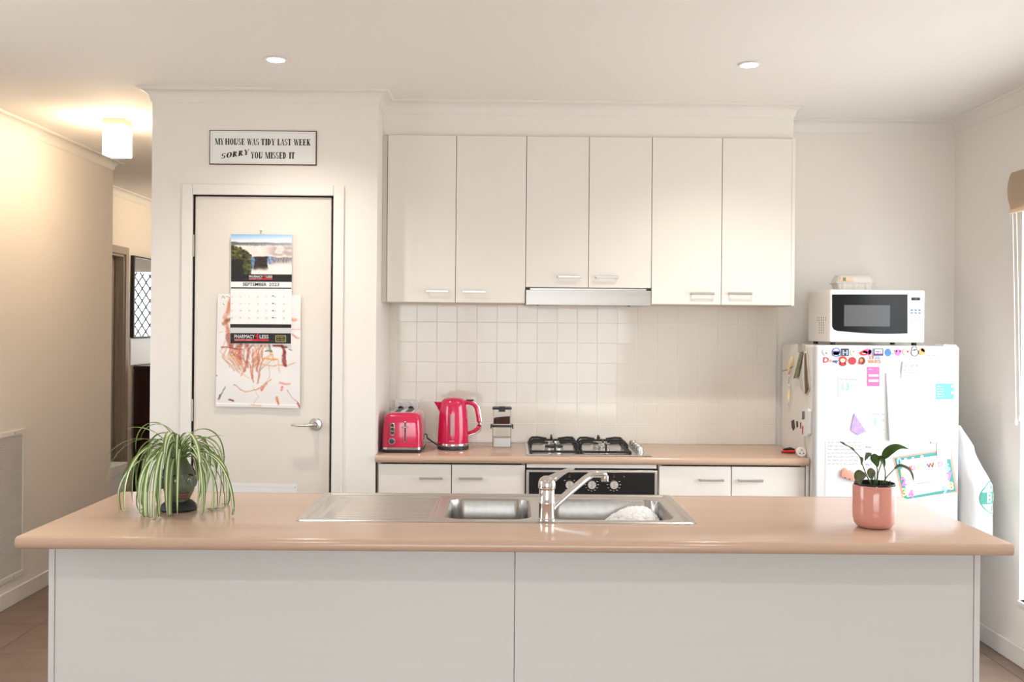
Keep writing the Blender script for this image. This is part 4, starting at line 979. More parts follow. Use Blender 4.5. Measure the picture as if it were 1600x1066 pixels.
for k in range(48):
    a0, a1 = 2*PI*k/48, 2*PI*(k+1)/48
    b.faces.new([b.verts.new(logo_pt(r_*math.cos(a), r_*math.sin(a))) for r_, a in ((Rr, a0), (Rr, a1), (Rr-.004, a1), (Rr-.004, a0))])
for k in range(20):
    v0, v1 = -.027+.054*k/20, -.027+.054*(k+1)/20
    if .008 < (v0+.027) and False: pass
    h0 = math.sqrt(Rr**2-v0**2); patch([(-h0, h0, v0, v1)])
lm._merge(b); lm.build('emblem', 'green_ink', bag, smooth=False)
def curved_text(s, uc, vc, h, mt, off):
    cu = bpy.data.curves.new('t', 'FONT'); cu.body = s; cu.align_x = 'CENTER'; cu.align_y = 'CENTER'; cu.size = h/.69; cu.offset = .0012; cu.resolution_u = 3
    ob = bpy.data.objects.new('t', cu); COL.objects.link(ob); bpy.context.view_layer.update(); me = bpy.data.meshes.new_from_object(ob); bpy.data.objects.remove(ob)
    for v_ in me.vertices:
        q = bag_pt(-1.02+(uc+v_.co.x)/.105, .745+vc+v_.co.y, off); v_.co = q
    m = MB(); m.mesh(me, Matrix()); m.build('emblem_letter', mt, bag, smooth=False)
curved_text('B', -.034, 0, .042, 'paper', .0034); curved_text('&', .012, 0, .036, 'paper', .0034)
curved_text('A', -.012, .047, .022, 'green_ink', .0030); curved_text('S', -.012, -.047, .022, 'green_ink', .0030)

# ------------------------------------------------------------------ things on the pantry door and wall
Ys = YP-.0005
def stem_glyph(ch):
    """bold high-contrast serif capitals, unit height; returns (polygons, width)"""
    P_ = []; T, t, sv, sh_ = .25, .08, .05, .085      # thick stem, hairline, serif overhang, serif height
    def r_(x0, x1, y0, y1): P_.append([(x0, y0), (x1, y0), (x1, y1), (x0, y1)])
    def stem(x, w=T, top=True, bot=True):
        r_(x, x+w, 0, 1)
        if bot: r_(x-sv, x+w+sv, 0, sh_)
        if top: r_(x-sv, x+w+sv, 1-sh_, 1)
    def diag(x0, y0, x1, y1, w): P_.append([(x0, y0), (x0+w, y0), (x1+w, y1), (x1, y1)])
    def ring(cx, cy, rx_, ry_, ix, iy, a0=0, a1=360):
        n = 24; a0, a1 = math.radians(a0), math.radians(a1)
        for k in range(n):
            p, q = a0+(a1-a0)*k/n, a0+(a1-a0)*(k+1)/n
            P_.append([(cx+ix*math.cos(p), cy+iy*math.sin(p)), (cx+rx_*math.cos(p), cy+ry_*math.sin(p)), (cx+rx_*math.cos(q), cy+ry_*math.sin(q)), (cx+ix*math.cos(q), cy+iy*math.sin(q))])
    if ch == 'I': stem(.06); w = .32
    elif ch == 'L': stem(.06); r_(.06, .60, 0, sh_); r_(.54, .60, 0, .28); w = .64
    elif ch == 'T': stem(.22, top=False); r_(.0, .69, 1-sh_, 1); r_(.0, .06, .72, 1); r_(.63, .69, .72, 1); w = .69
    elif ch == 'E': stem(.06); r_(.06, .62, 0, sh_); r_(.06, .62, 1-sh_, 1); r_(.56, .62, 0, .28); r_(.56, .62, .72, 1); r_(.2, .50, .46, .54); r_(.45, .50, .37, .63); w = .66
    elif ch == 'H': stem(.06); stem(.57); r_(.2, .6, .46, .54); w = .88
    elif ch == 'M': stem(.05, .07); stem(.74); diag(.05, 1, .40, 0, .20) ; diag(.74, 1, .46, 0, .07); w = 1.04
    elif ch == 'W': diag(.04, 1, .24, 0, .18); diag(.46, 1, .26, 0, .06); diag(.40, 1, .60, 0, .18); diag(.86, 1, .62, 0, .06); r_(0, .28, 1-sh_, 1); r_(.74, .96, 1-sh_, 1); w = .96
    elif ch == 'A': diag(.30, 1, .02, 0, .06); diag(.24, 1, .46, 0, .19); r_(.12, .5, .28, .33); r_(-.02, .16, 0, sh_); r_(.40, .70, 0, sh_); w = .68
    elif ch == 'Y': diag(.02, 1, .22, .42, .19); diag(.56, 1, .34, .42, .06); r_(.22, .42, 0, .45); r_(.14, .50, 0, sh_); r_(-.02, .26, 1-sh_, 1); r_(.48, .68, 1-sh_, 1); w = .66
    elif ch == 'D': stem(.06); ring(.20, .5, .42, .5, .22, .44, -90, 90); w = .67
    elif ch == 'O': ring(.38, .5, .36, .52, .12, .44); w = .76
    elif ch == 'U': stem(.06, bot=False); r_(.63, .71, .3, 1); r_(.56, .78, 1-sh_, 1); ring(.385, .3, .325, .31, .115, .22, 180, 360); w = .80
    elif ch == 'S': ring(.27, .73, .25, .28, .09, .22, 40, 270); ring(.29, .27, .25, .28, .08, .22, -140, 90); r_(.44, .49, .70, .98); r_(.05, .10, .02, .30); w = .58
    elif ch == 'K': stem(.06); diag(.58, 1, .22, .45, .06); diag(.22, .60, .46, 0, .20); r_(.48, .72, 1-sh_, 1); r_(.40, .74, 0, sh_); w = .74
    elif ch == 'R': stem(.06); ring(.24, .74, .30, .26, .12, .20, -90, 90); diag(.26, .48, .46, 0, .19); r_(.42, .72, 0, sh_); w = .70
    else: w = .34
    return P_, w
def serif_text(mb, s, x0, x1, zb, h, Y, rise=0, tilt=0):
    tot = sum(stem_glyph(c)[1]+.07 for c in s)-.07; k = (x1-x0)/tot; x = 0; b = bmesh.new()
    for c in s:
        P_, w_ = stem_glyph(c)
        for poly in P_:
            vv = []
            for (u, v) in poly:
                xx = x+u+tilt*v; vv.append(b.verts.new((x0+xx*k, Y, zb+v*h+rise*(xx/tot))))
            try: b.faces.new(vv)
            except ValueError: pass
        x += w_+.07
    mb._merge(b)
sx0, sz0 = UY(328, 203.5, YP); sx1_, sz1_ = UY(495, 259, YP)
sg = thing('wall_sign', 'white metal sign with brown rusty edge and black capital lettering', 'sign', ((sx0+sx1_)/2, YP, sz1_))
MB().box(sx0, sx1_, YP-.006, YP-.0005, sz1_, sz0, .001, 1).build('rusty_edge', 'rust', sg)
MB().box(sx0+.004, sx1_-.005, YP-.0068, YP-.0061, sz1_+.005, sz0-.004).build('sign_face', 'sheet_white', sg, smooth=False)
m = MB(); q = [(sx0+.013, sz0-.011), (sx1_-.014, sz0-.011), (sx1_-.014, sz1_+.012), (sx0+.013, sz1_+.012), (sx0+.013, sz0-.011)]
for p0, p1 in zip(q[:-1], q[1:]): ribbon(m, [p0, p1], .001, YP-.0071)
m.build('inner_line', 'm_grey', sg, smooth=False)
def sgx(zx): return UY(280+zx*.22508, 230, YP)[0]
def sgz(zy): return UY(412, 180+zy*.22508, YP)[1]
m = MB()
for wrd, a, b_ in (('MY', 252, 312), ('HOUSE', 322, 457), ('WAS', 474, 557), ('TIDY', 570, 668), ('LAST', 684, 780), ('WEEK', 797, 914)): serif_text(m, wrd, sgx(a), sgx(b_), sgz(210), sgz(166)-sgz(210), YP-.0072)
for wrd, a, b_ in (('YOU', 502, 582), ('MISSED', 600, 746), ('IT', 765, 806)): serif_text(m, wrd, sgx(a), sgx(b_), sgz(303), sgz(258)-sgz(303), YP-.0072)
serif_text(m, 'SORRY', sgx(294), sgx(484), sgz(308), sgz(272)-sgz(308), YP-.0072, sgz(274)-sgz(306), .12)
m.build('lettering', 'ink', sg, smooth=False)

# flat print drawn into a colour attribute on a fine sheet
def printed(nm, px4, Y, res, fn, mt, parent, bulge=None):
    c = [UY(x, y, Y) for x, y in px4]; nx_, ny_ = res; V = []; C = []
    for j in range(ny_+1):
        for i in range(nx_+1):
            u, v = i/nx_, j/ny_
            x = (c[0][0]*(1-u)+c[1][0]*u)*(1-v)+(c[3][0]*(1-u)+c[2][0]*u)*v
            z = (c[0][1]*(1-u)+c[1][1]*u)*(1-v)+(c[3][1]*(1-u)+c[2][1]*u)*v
            V.append(Vector((x, Y-(bulge(u, v) if bulge else 0), z))-ORG[parent.name]); C.append((*[lin(max(0, min(255, q))/255) for q in fn(u, v)], 1))
    Fc = [(j*(nx_+1)+i, j*(nx_+1)+i+1, (j+1)*(nx_+1)+i+1, (j+1)*(nx_+1)+i) for j in range(ny_) for i in range(nx_)]
    me = bpy.data.meshes.new(nm); me.from_pydata(V, [], Fc); a = me.color_attributes.new('print', 'FLOAT_COLOR', 'POINT')
    a.data.foreach_set('color', [k for q in C for k in q]); me.materials.append(MATS[mt]); me.polygons.foreach_set('use_smooth', [True]*len(Fc))
    o = bpy.data.objects.new(nm, me); COL.objects.link(o); o.parent = parent; ORG[o.name] = ORG[parent.name]; return o
from mathutils import noise as NZ
def nz(x, y, s=0): return NZ.noise(Vector((x, y, s)))
# children's painting
pt = thing('childs_painting', 'crumpled sheet of orange and brown finger painting on the pantry door', 'painting', (UY(403, 638, YP)[0], YP, UY(403, 638, YP)[1]))
rp = random.Random(11); strokes = []
def stk(pts, wd, col, al=.8): strokes.append((pts, wd, col, al))
def P01(zx, zy): return ((zx-40)/700, (zy-100)/945)       # zoom frame to sheet fractions
for k in range(40): x = rp.uniform(110, 470); stk([P01(x, 520+rp.uniform(-20, 20)), P01(x+rp.uniform(-60, 50), 600+rp.uniform(-20, 40)), P01(290+(x-290)*.5+rp.uniform(-30, 30), rp.uniform(640, 760))], rp.uniform(.008, .022), rp.choice([(190, 110, 80), (170, 84, 66), (206, 130, 92), (214, 150, 110)]), rp.uniform(.25, .6))
for a, b_ in (((300, 640), (350, 830)), ((340, 560), (345, 800)), ((380, 580), (385, 845)), ((290, 700), (240, 780)), ((430, 560), (380, 850))): stk([P01(*a), P01(*b_)], .012, (196, 124, 96), .75)
stk([P01(420, 640), P01(560, 645)], .016, (226, 160, 80), .85); stk([P01(400, 680), P01(520, 700), P01(700, 670)], .011, (222, 164, 104), .8); stk([P01(500, 580), P01(520, 650)], .014, (228, 150, 70), .8)
stk([P01(150, 620), P01(230, 660), P01(280, 690)], .012, (226, 170, 100), .7); stk([P01(590, 530), P01(605, 680)], .028, (140, 50, 48), .9); stk([P01(510, 525), P01(620, 535)], .016, (134, 40, 40), .9)
stk([P01(480, 530), P01(490, 580)], .018, (84, 120, 96), .8); stk([P01(450, 580), P01(500, 575)], .010, (70, 110, 90), .8); stk([P01(640, 560), P01(660, 570)], .01, (60, 70, 60), .8)
stk([P01(190, 860), P01(280, 915), P01(380, 905), P01(450, 850), P01(500, 810)], .010, (206, 140, 104), .75); stk([P01(420, 890), P01(460, 850)], .02, (202, 110, 76), .75)
stk([P01(120, 880), P01(80, 965)], .011, (90, 120, 104), .85); stk([P01(78, 955), P01(74, 975)], .02, (126, 70, 54), .9); stk([P01(150, 985), P01(190, 1000)], .016, (140, 66, 50), .9)
stk([P01(620, 890), P01(735, 1030)], .007, (190, 120, 96), .7); stk([P01(715, 1015), P01(735, 1040)], .018, (176, 86, 70), .85); stk([P01(580, 840), P01(650, 835)], .02, (236, 120, 110), .7); stk([P01(575, 900), P01(590, 870)], .014, (232, 110, 104), .8)
stk([P01(545, 960), P01(560, 1005)], .022, (214, 120, 84), .8); stk([P01(480, 700), P01(485, 790), P01(430, 880)], .006, (208, 150, 120), .7); stk([P01(565, 650), P01(565, 760)], .007, (206, 150, 120), .7)
stk([P01(150, 150), P01(110, 300), P01(130, 420)], .04, (206, 128, 90), .7); stk([P01(90, 350), P01(150, 330)], .03, (160, 84, 54), .75); stk([P01(130, 440), P01(150, 530)], .04, (170, 84, 70), .75); stk([P01(80, 545), P01(250, 560)], .014, (160, 74, 76), .8)
stk([P01(660, 300), P01(690, 305)], .03, (222, 130, 96), .7); stk([P01(670, 430), P01(720, 460)], .018, (214, 130, 110), .7); stk([P01(650, 390), P01(740, 385)], .006, (214, 150, 130), .7); stk([P01(50, 430), P01(140, 400)], .005, (210, 140, 110), .7)
stk([P01(80, 130), P01(90, 112), P01(98, 135)], .004, (120, 110, 110), .9); stk([P01(105, 120), P01(145, 132)], .004, (120, 110, 110), .9); stk([P01(85, 175), P01(95, 188)], .005, (110, 100, 100), .9)
stk([P01(130, 660), P01(150, 720), P01(180, 700)], .005, (206, 140, 110), .7); stk([P01(230, 760), P01(320, 800)], .012, (232, 180, 130), .6); stk([P01(340, 860), P01(390, 960), P01(350, 1030)], .005, (206, 150, 120), .6)
stk([P01(40, 785), P01(50, 790)], .014, (190, 90, 70), .8); stk([P01(330, 1030), P01(420, 1035)], .01, (214, 150, 120), .5)
def seg_d(px, py, a, b_):
    ax, ay = a; bx_, by_ = b_; ay *= 1.34; by_ *= 1.34; py *= 1.34; dx, dy = bx_-ax, by_-ay; t = max(0, min(1, ((px-ax)*dx+(py-ay)*dy)/(dx*dx+dy*dy+1e-12)))
    return math.hypot(px-ax-t*dx, py-ay-t*dy)
BB = [(min(p[0] for p in s[0])-s[1]*2, max(p[0] for p in s[0])+s[1]*2, min(p[1] for p in s[0])-s[1]*2, max(p[1] for p in s[0])+s[1]*2) for s in strokes]
def paint(u, v):
    c = [232, 228, 226]; w_ = nz(u*60, v*80)*.3
    uu = u+.022*nz(u*9, v*11, 3)+.006*nz(u*40, v*40, 3); vv = v+.018*nz(u*9, v*11, 7)
    for s, bb in zip(strokes, BB):
        if not (bb[0] < uu < bb[1] and bb[2] < vv < bb[3]): continue
        d = min(seg_d(uu, vv, a, b_) for a, b_ in zip(s[0][:-1], s[0][1:]))
        al = s[3]*(1-sst(s[1]*.25, s[1]*1.0, d))*(.95+1.3*w_+.5*nz(u*18, v*24, 5))
        if al > 0: c = [q*(1-al)+r_*al for q, r_ in zip(c, s[2])]
    return c
printed('sheet', [(340.5, 459), (470.5, 461), (469, 638), (337, 635)], YP-.0045, (150, 200), paint, 'painted', pt, lambda u, v: .003*abs(math.sin(v*9.5))+.004*nz(u*3, v*4)+.003*(1 if v > .97 else 0))
# calendar
cl = thing('wall_calendar', 'september wall calendar with a waterfall photo on the pantry door', 'calendar', (UY(408, 538, YP)[0], YP, UY(408, 538, YP)[1]))
YC0 = YP-.014
def mixc(a, b, t): t = max(0, min(1, t)); return [p*(1-t)+q*t for p, q in zip(a, b)]
def fall(u, v):
    n1 = nz(u*7, v*7); n2 = nz(u*22, v*20, 4); n3 = nz(u*60, v*8, 9); w_ = u+.02*n1+.01*n2
    c = mixc([128, 178, 222], [236, 238, 240], v/.2+.25*u)                                   # sky
    c = mixc(c, [92, 98, 96], sst(.19, .21, v+.02*n1)*(1-sst(.26, .32, v+.04*n2))*(1-.5*u))    # far shore
    mist = [228+22*n1, 218+20*n1, 212+18*n1]
    c = mixc(c, mist, sst(.25, .33, v+.05*n1))
    c = mixc(c, [168, 152, 152], sst(.0, .25, n1+.15)*sst(.5, .75, u)*sst(.27, .34, v)*(1-sst(.5, .58, v))*.8)
    lip = .535+.05*abs(u-.45)+.03*n1                                                         # edge of the falls
    rock = [46+30*n2, 34+22*n2, 28+16*n2]
    wat = [120+70*n3+60*n2, 140+66*n3+50*n2, 170+50*n3+40*n2]
    face = rock if .38 < w_ < .60 else (mixc(wat, [70, 120, 170], .4) if .20 < w_ < .38 else (wat if .60 <= w_ < .69 else mixc([186+50*n3, 178+46*n3, 184+44*n3], [96, 92, 104], .5+n3)))
    foot = (.93 if w_ < .6 else .80)+.06*n1-.1*max(0, u-.6)
    c = mixc(c, face, sst(lip, lip+.03, v)*(1-sst(foot-.14, foot+.03, v)))
    c = mixc(c, [236, 230, 226], sst(foot-.10, foot+.05, v)*.9)
    bank = .27+.95*u*u*2.2+.05*n2
    if u < .34+.03*n1: c = mixc(c, [70+80*n2+40*n1, 72+70*n2+36*n1, 30+30*n2], sst(bank, bank+.03, v)*(1-sst(.30, .36, u+.03*n2)))
    c = mixc(c, [22, 18, 12], sst(.58, .66, v+.05*n1)*(1-sst(.17, .23, u+.04*n1)))
    return c
printed('photo', [(361, 366), (456, 366.6), (456, 429), (361, 428.5)], YC0-.001, (95, 62), fall, 'printed', cl)
def crect(nm, x0, y0, x1, y1, mt, lay=0, yy=None): return MB().prism([UY(x, y+(x-408)*.006, YC0) for x, y in rect_px(x0, y0, x1, y1)], 'y', YC0-.0008-lay*.0004, YC0-.0004-lay*.0004).build(nm, mt, cl, smooth=False)
MB().prism([UY(x, y, YC0) for x, y in ((360.7, 365.6), (456.3, 366.2), (454.6, 538.5), (359.6, 536.5))], 'y', YC0, YP-.0052).build('backing', 'sheet_white', cl, smooth=False)
crect('brand_strip', 361, 428.3, 456, 440.5, 'black')
crect('month_page', 360.6, 440.5, 455.6, 507, 'sheet_white')
crect('brand_strip', 359.8, 506.8, 455, 512.3, 'black')
crect('tear_strip', 360, 512.3, 454.8, 520.8, 'm_grey')
crect('brand_strip', 359.9, 520.8, 454.6, 537, 'black')
def ctext(s, px, py, hpx, wpx, mt, nm='lettering', bold=0, lay=1.5): 
    m = MB(); x, z = UY(px, py+(px-408)*.006, YC0); text(m, s, x, z, hpx*YC0/F, YC0-.0012-lay*.0004, wpx*YC0/F if wpx else None, bold); return m.build(nm, mt, cl, smooth=False)
for y, x0, k in ((432.6, 389, .68), (526.5, 366, 1.0)):
    ctext('PHARMACY', x0+16*k, y, 5.2*k, 31.5*k, 'paper', bold=.0004); ctext('4', x0+35.6*k, y-.6*k, 8*k, 6*k, 'red_ink', bold=.0006); ctext('LESS', x0+46.6*k, y, 5.2*k, 14*k, 'paper', bold=.0004)
    crect('red_underline', x0, y+3.8*k, x0+54*k, y+6.4*k, 'red_ink', 1)
    ctext('DISCOUNT CHEMIST', x0+15*k, y+5.1*k, 1.7*k, 28*k, 'paper')
crect('badge', 430.5, 524, 447, 534.5, 'gold_ink', 1); crect('badge_field', 431.6, 525, 445.9, 533.5, 'ink', 2)
ctext('WE BEAT', 438.8, 527.3, 2.8, 12.5, 'gold_ink', lay=3); ctext('ANY PRICE', 438.8, 531.2, 2.6, 12.5, 'gold_ink', lay=3)
ctext('SEPTEMBER', 398, 444.7, 5, 37, 'ink', bold=.0003); ctext('2023', 428.5, 444.7, 5, 16, 'ink')
crect('weekday_bar', 361, 449.3, 455.3, 451.3, 'ink', 1)
m = MB(); day = 1
for wk in range(5):
    for dw_ in range(7):
        if wk == 0 and dw_ < 5: continue
        if day > 30: break
        px, py = 362.5+dw_*13.5, 453+wk*11.1; x, z = UY(px, py+(px-408)*.006, YC0); text(m, str(day), x, z, 1.9*YC0/F, YC0-.0016); day += 1
m.build('day_numbers', 'grey_ink', cl, smooth=False)
m = MB()
for k in range(1, 7): x = 360.6+k*13.57; ribbon(m, [UY(x, 451.5, YC0), UY(x, 506, YC0)], .0004, YC0-.0013)
for k in range(1, 5): y = 451.5+k*11; ribbon(m, [UY(361, y, YC0), UY(455, y+.4, YC0)], .0004, YC0-.0013)
m.build('grid_lines', 'm_grey', cl, smooth=False)
m = MB()
for y in (462, 473.5, 485, 496): m.prism([UY(a, b_, YC0) for a, b_ in rect_px(425, y, 428, y+1.2)], 'y', YC0-.0018, YC0-.0014)
m.build('holiday_marks', 'ink', cl, smooth=False)
hk = thing('wall_hook', 'small clear adhesive hook holding the calendar', 'hook', (UY(408.5, 362, YP)[0], YP, UY(408.5, 362, YP)[1]))
hx_, hz_ = UY(408.5, 362, YP)
MB().box(hx_-.009, hx_+.009, YP+.003, YP+.006, hz_-.012, hz_+.022, .003, 2).build('adhesive_pad', 'trim', hk)
MB().tube([(hx_, YP+.004, hz_+.004), (hx_, YP-.014, hz_+.002), (hx_, YP-.018, hz_-.006), (hx_, YP-.017, hz_-.012)], .0022, 8).box(hx_-.006, hx_+.006, YP-.019, YP-.016, hz_+.002, hz_+.005).build('hook_arm', 'satin', hk)
lw = sheet_thing('note_sheet', 'white note sheet taped low on the pantry door', [(361, 754), (464, 756.5), (464, 800), (361, 798)], 'sheet_white', Y=YP+.0055)
ribbon(MB(), [UY(364, 760, YP), UY(460, 763.5, YP)], .001, YP+.0046).build('fold_line', 'm_grey', lw, smooth=False)
m = MB(); disc(m, 461, 761.5, 1.2, YP+.0046, .001); m.build('pin', 'm_grey', lw, smooth=False)

# ------------------------------------------------------------------ return air grille on the left wall
gy1 = UX(36, 780, XL)[0]; gy0 = gy1-.62; gz0_, gz1_ = .135, UX(36, 669, XL)[1]
gr = thing('air_grille', 'white framed return air grille low on the hall wall', 'grille', (XL, (gy0+gy1)/2, gz0_))
fw = .03; m = MB()
m.box(XL, XL+.012, gy0, gy1, gz1_-fw, gz1_, .003, 1).box(XL, XL+.012, gy0, gy1, gz0_, gz0_+fw, .003, 1).box(XL, XL+.012, gy0, gy0+fw, gz0_+fw, gz1_-fw, .003, 1).box(XL, XL+.012, gy1-fw, gy1, gz0_+fw, gz1_-fw, .003, 1)
m.build('frame', 'trim', gr)
MB().box(XL+.0005, XL+.002, gy0+fw, gy1-fw, gz0_+fw, gz1_-fw).build('filter', 'dark_grey', gr, smooth=False)
m = MB(); k = gz0_+fw
while k < gz1_-fw: m.box(XL+.003, XL+.009, gy0+fw, gy1-fw, k, k+.0022); k += .0125
k = gy0+fw
while k < gy1-fw: m.box(XL+.003, XL+.009, k, k+.0022, gz0_+fw, gz1_-fw); k += .0125
o = m.build('egg_crate_core', 'door_paint', gr, smooth=False); o['kind'] = 'stuff'
for zz_ in (gz0_+fw/2, gz1_-fw/2): MB().lathe([(.006, 0), (.005, .003)], (XL+.0115, gy1-.12, zz_), 12, 'x').build('screw', 'satin', gr)

# ------------------------------------------------------------------ blind at the window
by1, bz1 = UX(1575, 270, XR-.06); bz0 = UX(1573, 333, XR-.06)[1]; by0 = WIN[0]-.12
bl = thing('roman_blind', 'folded beige fabric blind above the tall window', 'blind', (XR-.03, (by0+by1)/2, bz0))
rows = []
for j in range(13):
    u = j/12; z = bz1-(bz1-bz0)*u; bul = .045+.022*math.sin(PI*u)**.8-.012*u
    rows.append([(XR-bul-.004*math.sin(i*.9)*u, by0+(by1-by0)*i/16, z) for i in range(17)])
MB().sheet(rows, .006).build('fabric', 'blind', bl)
for k in range(2):
    rows = [[(XR-.030-.012*k+.010*math.sin(PI*j/6), by0+.01+(by1-by0-.02)*i/8, bz1-.01-(bz1-bz0-.02-.012*k)*j/6) for i in range(9)] for j in range(7)]
    MB().sheet(rows, .004).build('fabric_fold', 'blind', bl)
MB().box(XR-.045, XR-.001, by0, by1, bz1-.02, bz1+.008, .002, 1).build('head_rail', 'trim', bl)
MB().box(XR-.060, XR-.048, by0+.004, by1-.004, bz0-.006, bz0+.012, .003, 1).build('bottom_rail', 'blind', bl)
for a, py1 in ((0, 648), (1, 640)):
    y, _ = UX(1580+a*6, 400, XR-.03); zt_ = bz1-.02; zb = UX(1590, 655, XR-.03)[1]+.02*a
    MB().tube([(XR-.03, y, zt_), (XR-.03, y-.03, (zt_+zb)/2), (XR-.03, y-.055, zb)], .0022, 6).build('pull_cord', 'white_plastic', bl)
    MB().lathe([(.002, .03), (.006, .022), (.007, .004), (.004, 0)], (XR-.03, y-.055, zb-.028), 12).build('cord_tassel', 'white_plastic', bl)

# ------------------------------------------------------------------ ceiling lights
def downlight(x, y, label):
    t = thing('downlight', label, 'downlight', (x, y, ZC-.006), 'recessed ceiling downlights')
    MB().lathe([(.046, -.001), (.047, -.004), (.044, -.007), (.036, -.006), (.034, .0)], (x, y, ZC), 32).build('rim', 'white_plastic', t)
    MB().lathe([(.034, -.004), (.02, -.0055), (.001, -.006)], (x, y, ZC), 32).build('lens', 'lens', t)
    l = bpy.data.lights.new('downlight_beam', 'SPOT'); l.energy = DOWNLIGHT_W; l.color = DOWNLIGHT_COL; l.spot_size = math.radians(132); l.spot_blend = 1.0; l.shadow_soft_size = .03
    o = bpy.data.objects.new('downlight_beam', l); COL.objects.link(o); o.location = (0, 0, -.012); o.parent = t
downlight(-.939, 4.036, 'recessed downlight glowing in front of the pantry door')
downlight(.982, 4.04, 'recessed downlight glowing in front of the wall cabinets')
downlight(-.939, 1.3, 'added unseen living room downlight on the pantry side'); downlight(.982, 1.3, 'added unseen living room downlight on the window side')  # out-of-view pair, added to light the room
s_ = .056
for lx, ly, lab in ((-2.062, 5.28, 'square glass ceiling lamp glowing where the hall begins'), (-2.35, 8.3, 'unseen square ceiling lamp added to brighten the deep hall')):  # the second lamp is out of view, added to brighten the hall
  cl_ = thing('ceiling_lamp', lab, 'lamp', (lx, ly, ZC-.19), 'square hall ceiling lamps')
  MB().box(lx-s_, lx+s_, ly-s_, ly+s_, ZC-.03, ZC, .002, 1).build('base_plate', 'blind', cl_)
  MB().box(lx-s_-.001, lx+s_+.001, ly-s_-.001, ly+s_+.001, ZC-.19, ZC-.0305, .004, 2).build('glass_shade', 'lampglass', cl_)

# ------------------------------------------------------------------ hall furniture
mr = thing('wall_mirror', 'black framed mirror on the far hall wall', 'mirror', (HX, 8.6, 1.38))
m = MB(); y0, y1, z0, z1 = 8.235, 9.0, 1.385, 2.065; fwd = .03
m.box(HX, HX+.03, y0, y0+fwd, z0, z1, .002, 1).box(HX, HX+.03, y1-fwd, y1, z0, z1, .002, 1).box(HX, HX+.03, y0+fwd, y1-fwd, z0, z0+.01, .002, 1).box(HX, HX+.03, y0+fwd, y1-fwd, z1-.012, z1, .002, 1)
m.build('frame', 'black', mr)
MB().box(HX+.004, HX+.012, y0+fwd, y1-fwd, z0+.01, z1-.012).build('mirror_glass', 'mirror', mr, smooth=False)
tag(MB().box(HX+.0005, HX+.012, 8.225, 9.0, 1.155, 1.38, .002, 1).build('white_board', 'white_plastic'), 'white board on the hall wall below the mirror', 'board')
tb = thing('tall_cabinet', 'dark red wooden cabinet in the hall below the mirror', 'cabinet', (HX+.24, 8.65, 0))
MB().box(HX+.016, HX+.45, 8.29, 9.0, .06, 1.125, .003, 1).build('body', 'dark_wood', tb)
MB().box(HX+.015, HX+.47, 8.275, 9.015, 1.125, 1.15, .004, 1).build('top', 'dark_wood', tb)
for y in (8.31, 8.95):
    for x in (HX+.03, HX+.41): MB().box(x, x+.03, y, y+.03, 0, .06).build('leg', 'dark_wood', tb, smooth=False)
for z0 in (.10, .44, .78):
    dd = MB().box(HX+.45, HX+.464, 8.31, 8.98, z0, z0+.32, .003, 1).build('drawer', 'dark_wood', tb)
    MB().lathe([(.006, 0), (.006, .012), (.012, .018), (.010, .026)], (HX+.464, 8.645, z0+.16), 14, 'x').build('knob', 'satin', dd)
vz = thing('ornament', 'small cream ornament standing on the dark hall cabinet', 'ornament', (HX+.17, 8.42, 1.15))
MB().lathe([(.03, 0), (.032, .008), (.022, .02), (.026, .09), (.024, .16), (.014, .175), (.001, .176)], (HX+.17, 8.42, 1.1505), 18).build('body', 'm_cream', vz)
MB().lathe([(.033, 0), (.033, .006)], (HX+.17, 8.42, 1.1505), 18).build('foot', 'satin', vz)
bxh = thing('storage_box', 'pale grey lidded box on the hall floor behind the wall corner', 'box', (-2.86, 6.95, 0))
MB().box(HX+.02, -2.688, 6.78, 7.1, .0, .46, .004, 1).build('box_body', 'box_grey', bxh)
MB().box(HX+.016, -2.684, 6.776, 7.104, .44, .515, .004, 1).build('lid', 'box_grey', bxh)

# ------------------------------------------------------------------ plants on the island
# spider plant in a head-shaped planter
pcx, pcy = UZ(276, 799, .9); pcy += .02
sp_ = thing('spider_plant', 'spider plant spilling from a grey green smiling head planter', 'plant', (pcx, pcy, .9))
face = math.radians(-58)      # direction the face looks (from +x, clockwise to the camera)
fd = Vector((math.cos(face), math.sin(face), 0)); fs = Vector((-fd.y, fd.x, 0))
b = bmesh.new(); bmesh.ops.create_uvsphere(b, u_segments=40, v_segments=28, radius=1)
for v_ in b.verts:
    c = v_.co.copy(); zz_ = c.z; x_, y_ = c.x, c.y       # local: +x = face, y = side
    k = 1-.16*max(0, -zz_)                                  # narrower jaw
    p = Vector((x_*.056*k, y_*.051*k, zz_*.076))
    if x_ > 0:
        def bumpf(y0, z0, sy_, sz_): return math.exp(-((y_-y0)/sy_)**2-((zz_-z0)/sz_)**2)
        d = .016*bumpf(0, -.08, .16, .20)+.007*bumpf(0, .12, .12, .22)+.006*bumpf(0, .36, .6, .12)-.008*(bumpf(.38, .16, .2, .13)+bumpf(-.38, .16, .2, .13))+.007*(bumpf(.5, -.22, .22, .2)+bumpf(-.5, -.22, .22, .2))+.007*bumpf(0, -.78, .3, .18)-.004*bumpf(0, -.62, .4, .06)
        p.x += d
    v_.co = p
R3 = Matrix.Rotation(face, 4, 'Z')
m = MB(); m._merge(b, Matrix.Translation((pcx, pcy, .9+.088)) @ R3); hd_ = m.build('head_planter', 'skin_green', sp_, ang=180)
def fp(x_, y_, z_): return Vector((pcx, pcy, .988))+fd*x_+fs*y_+Vector((0, 0, z_))
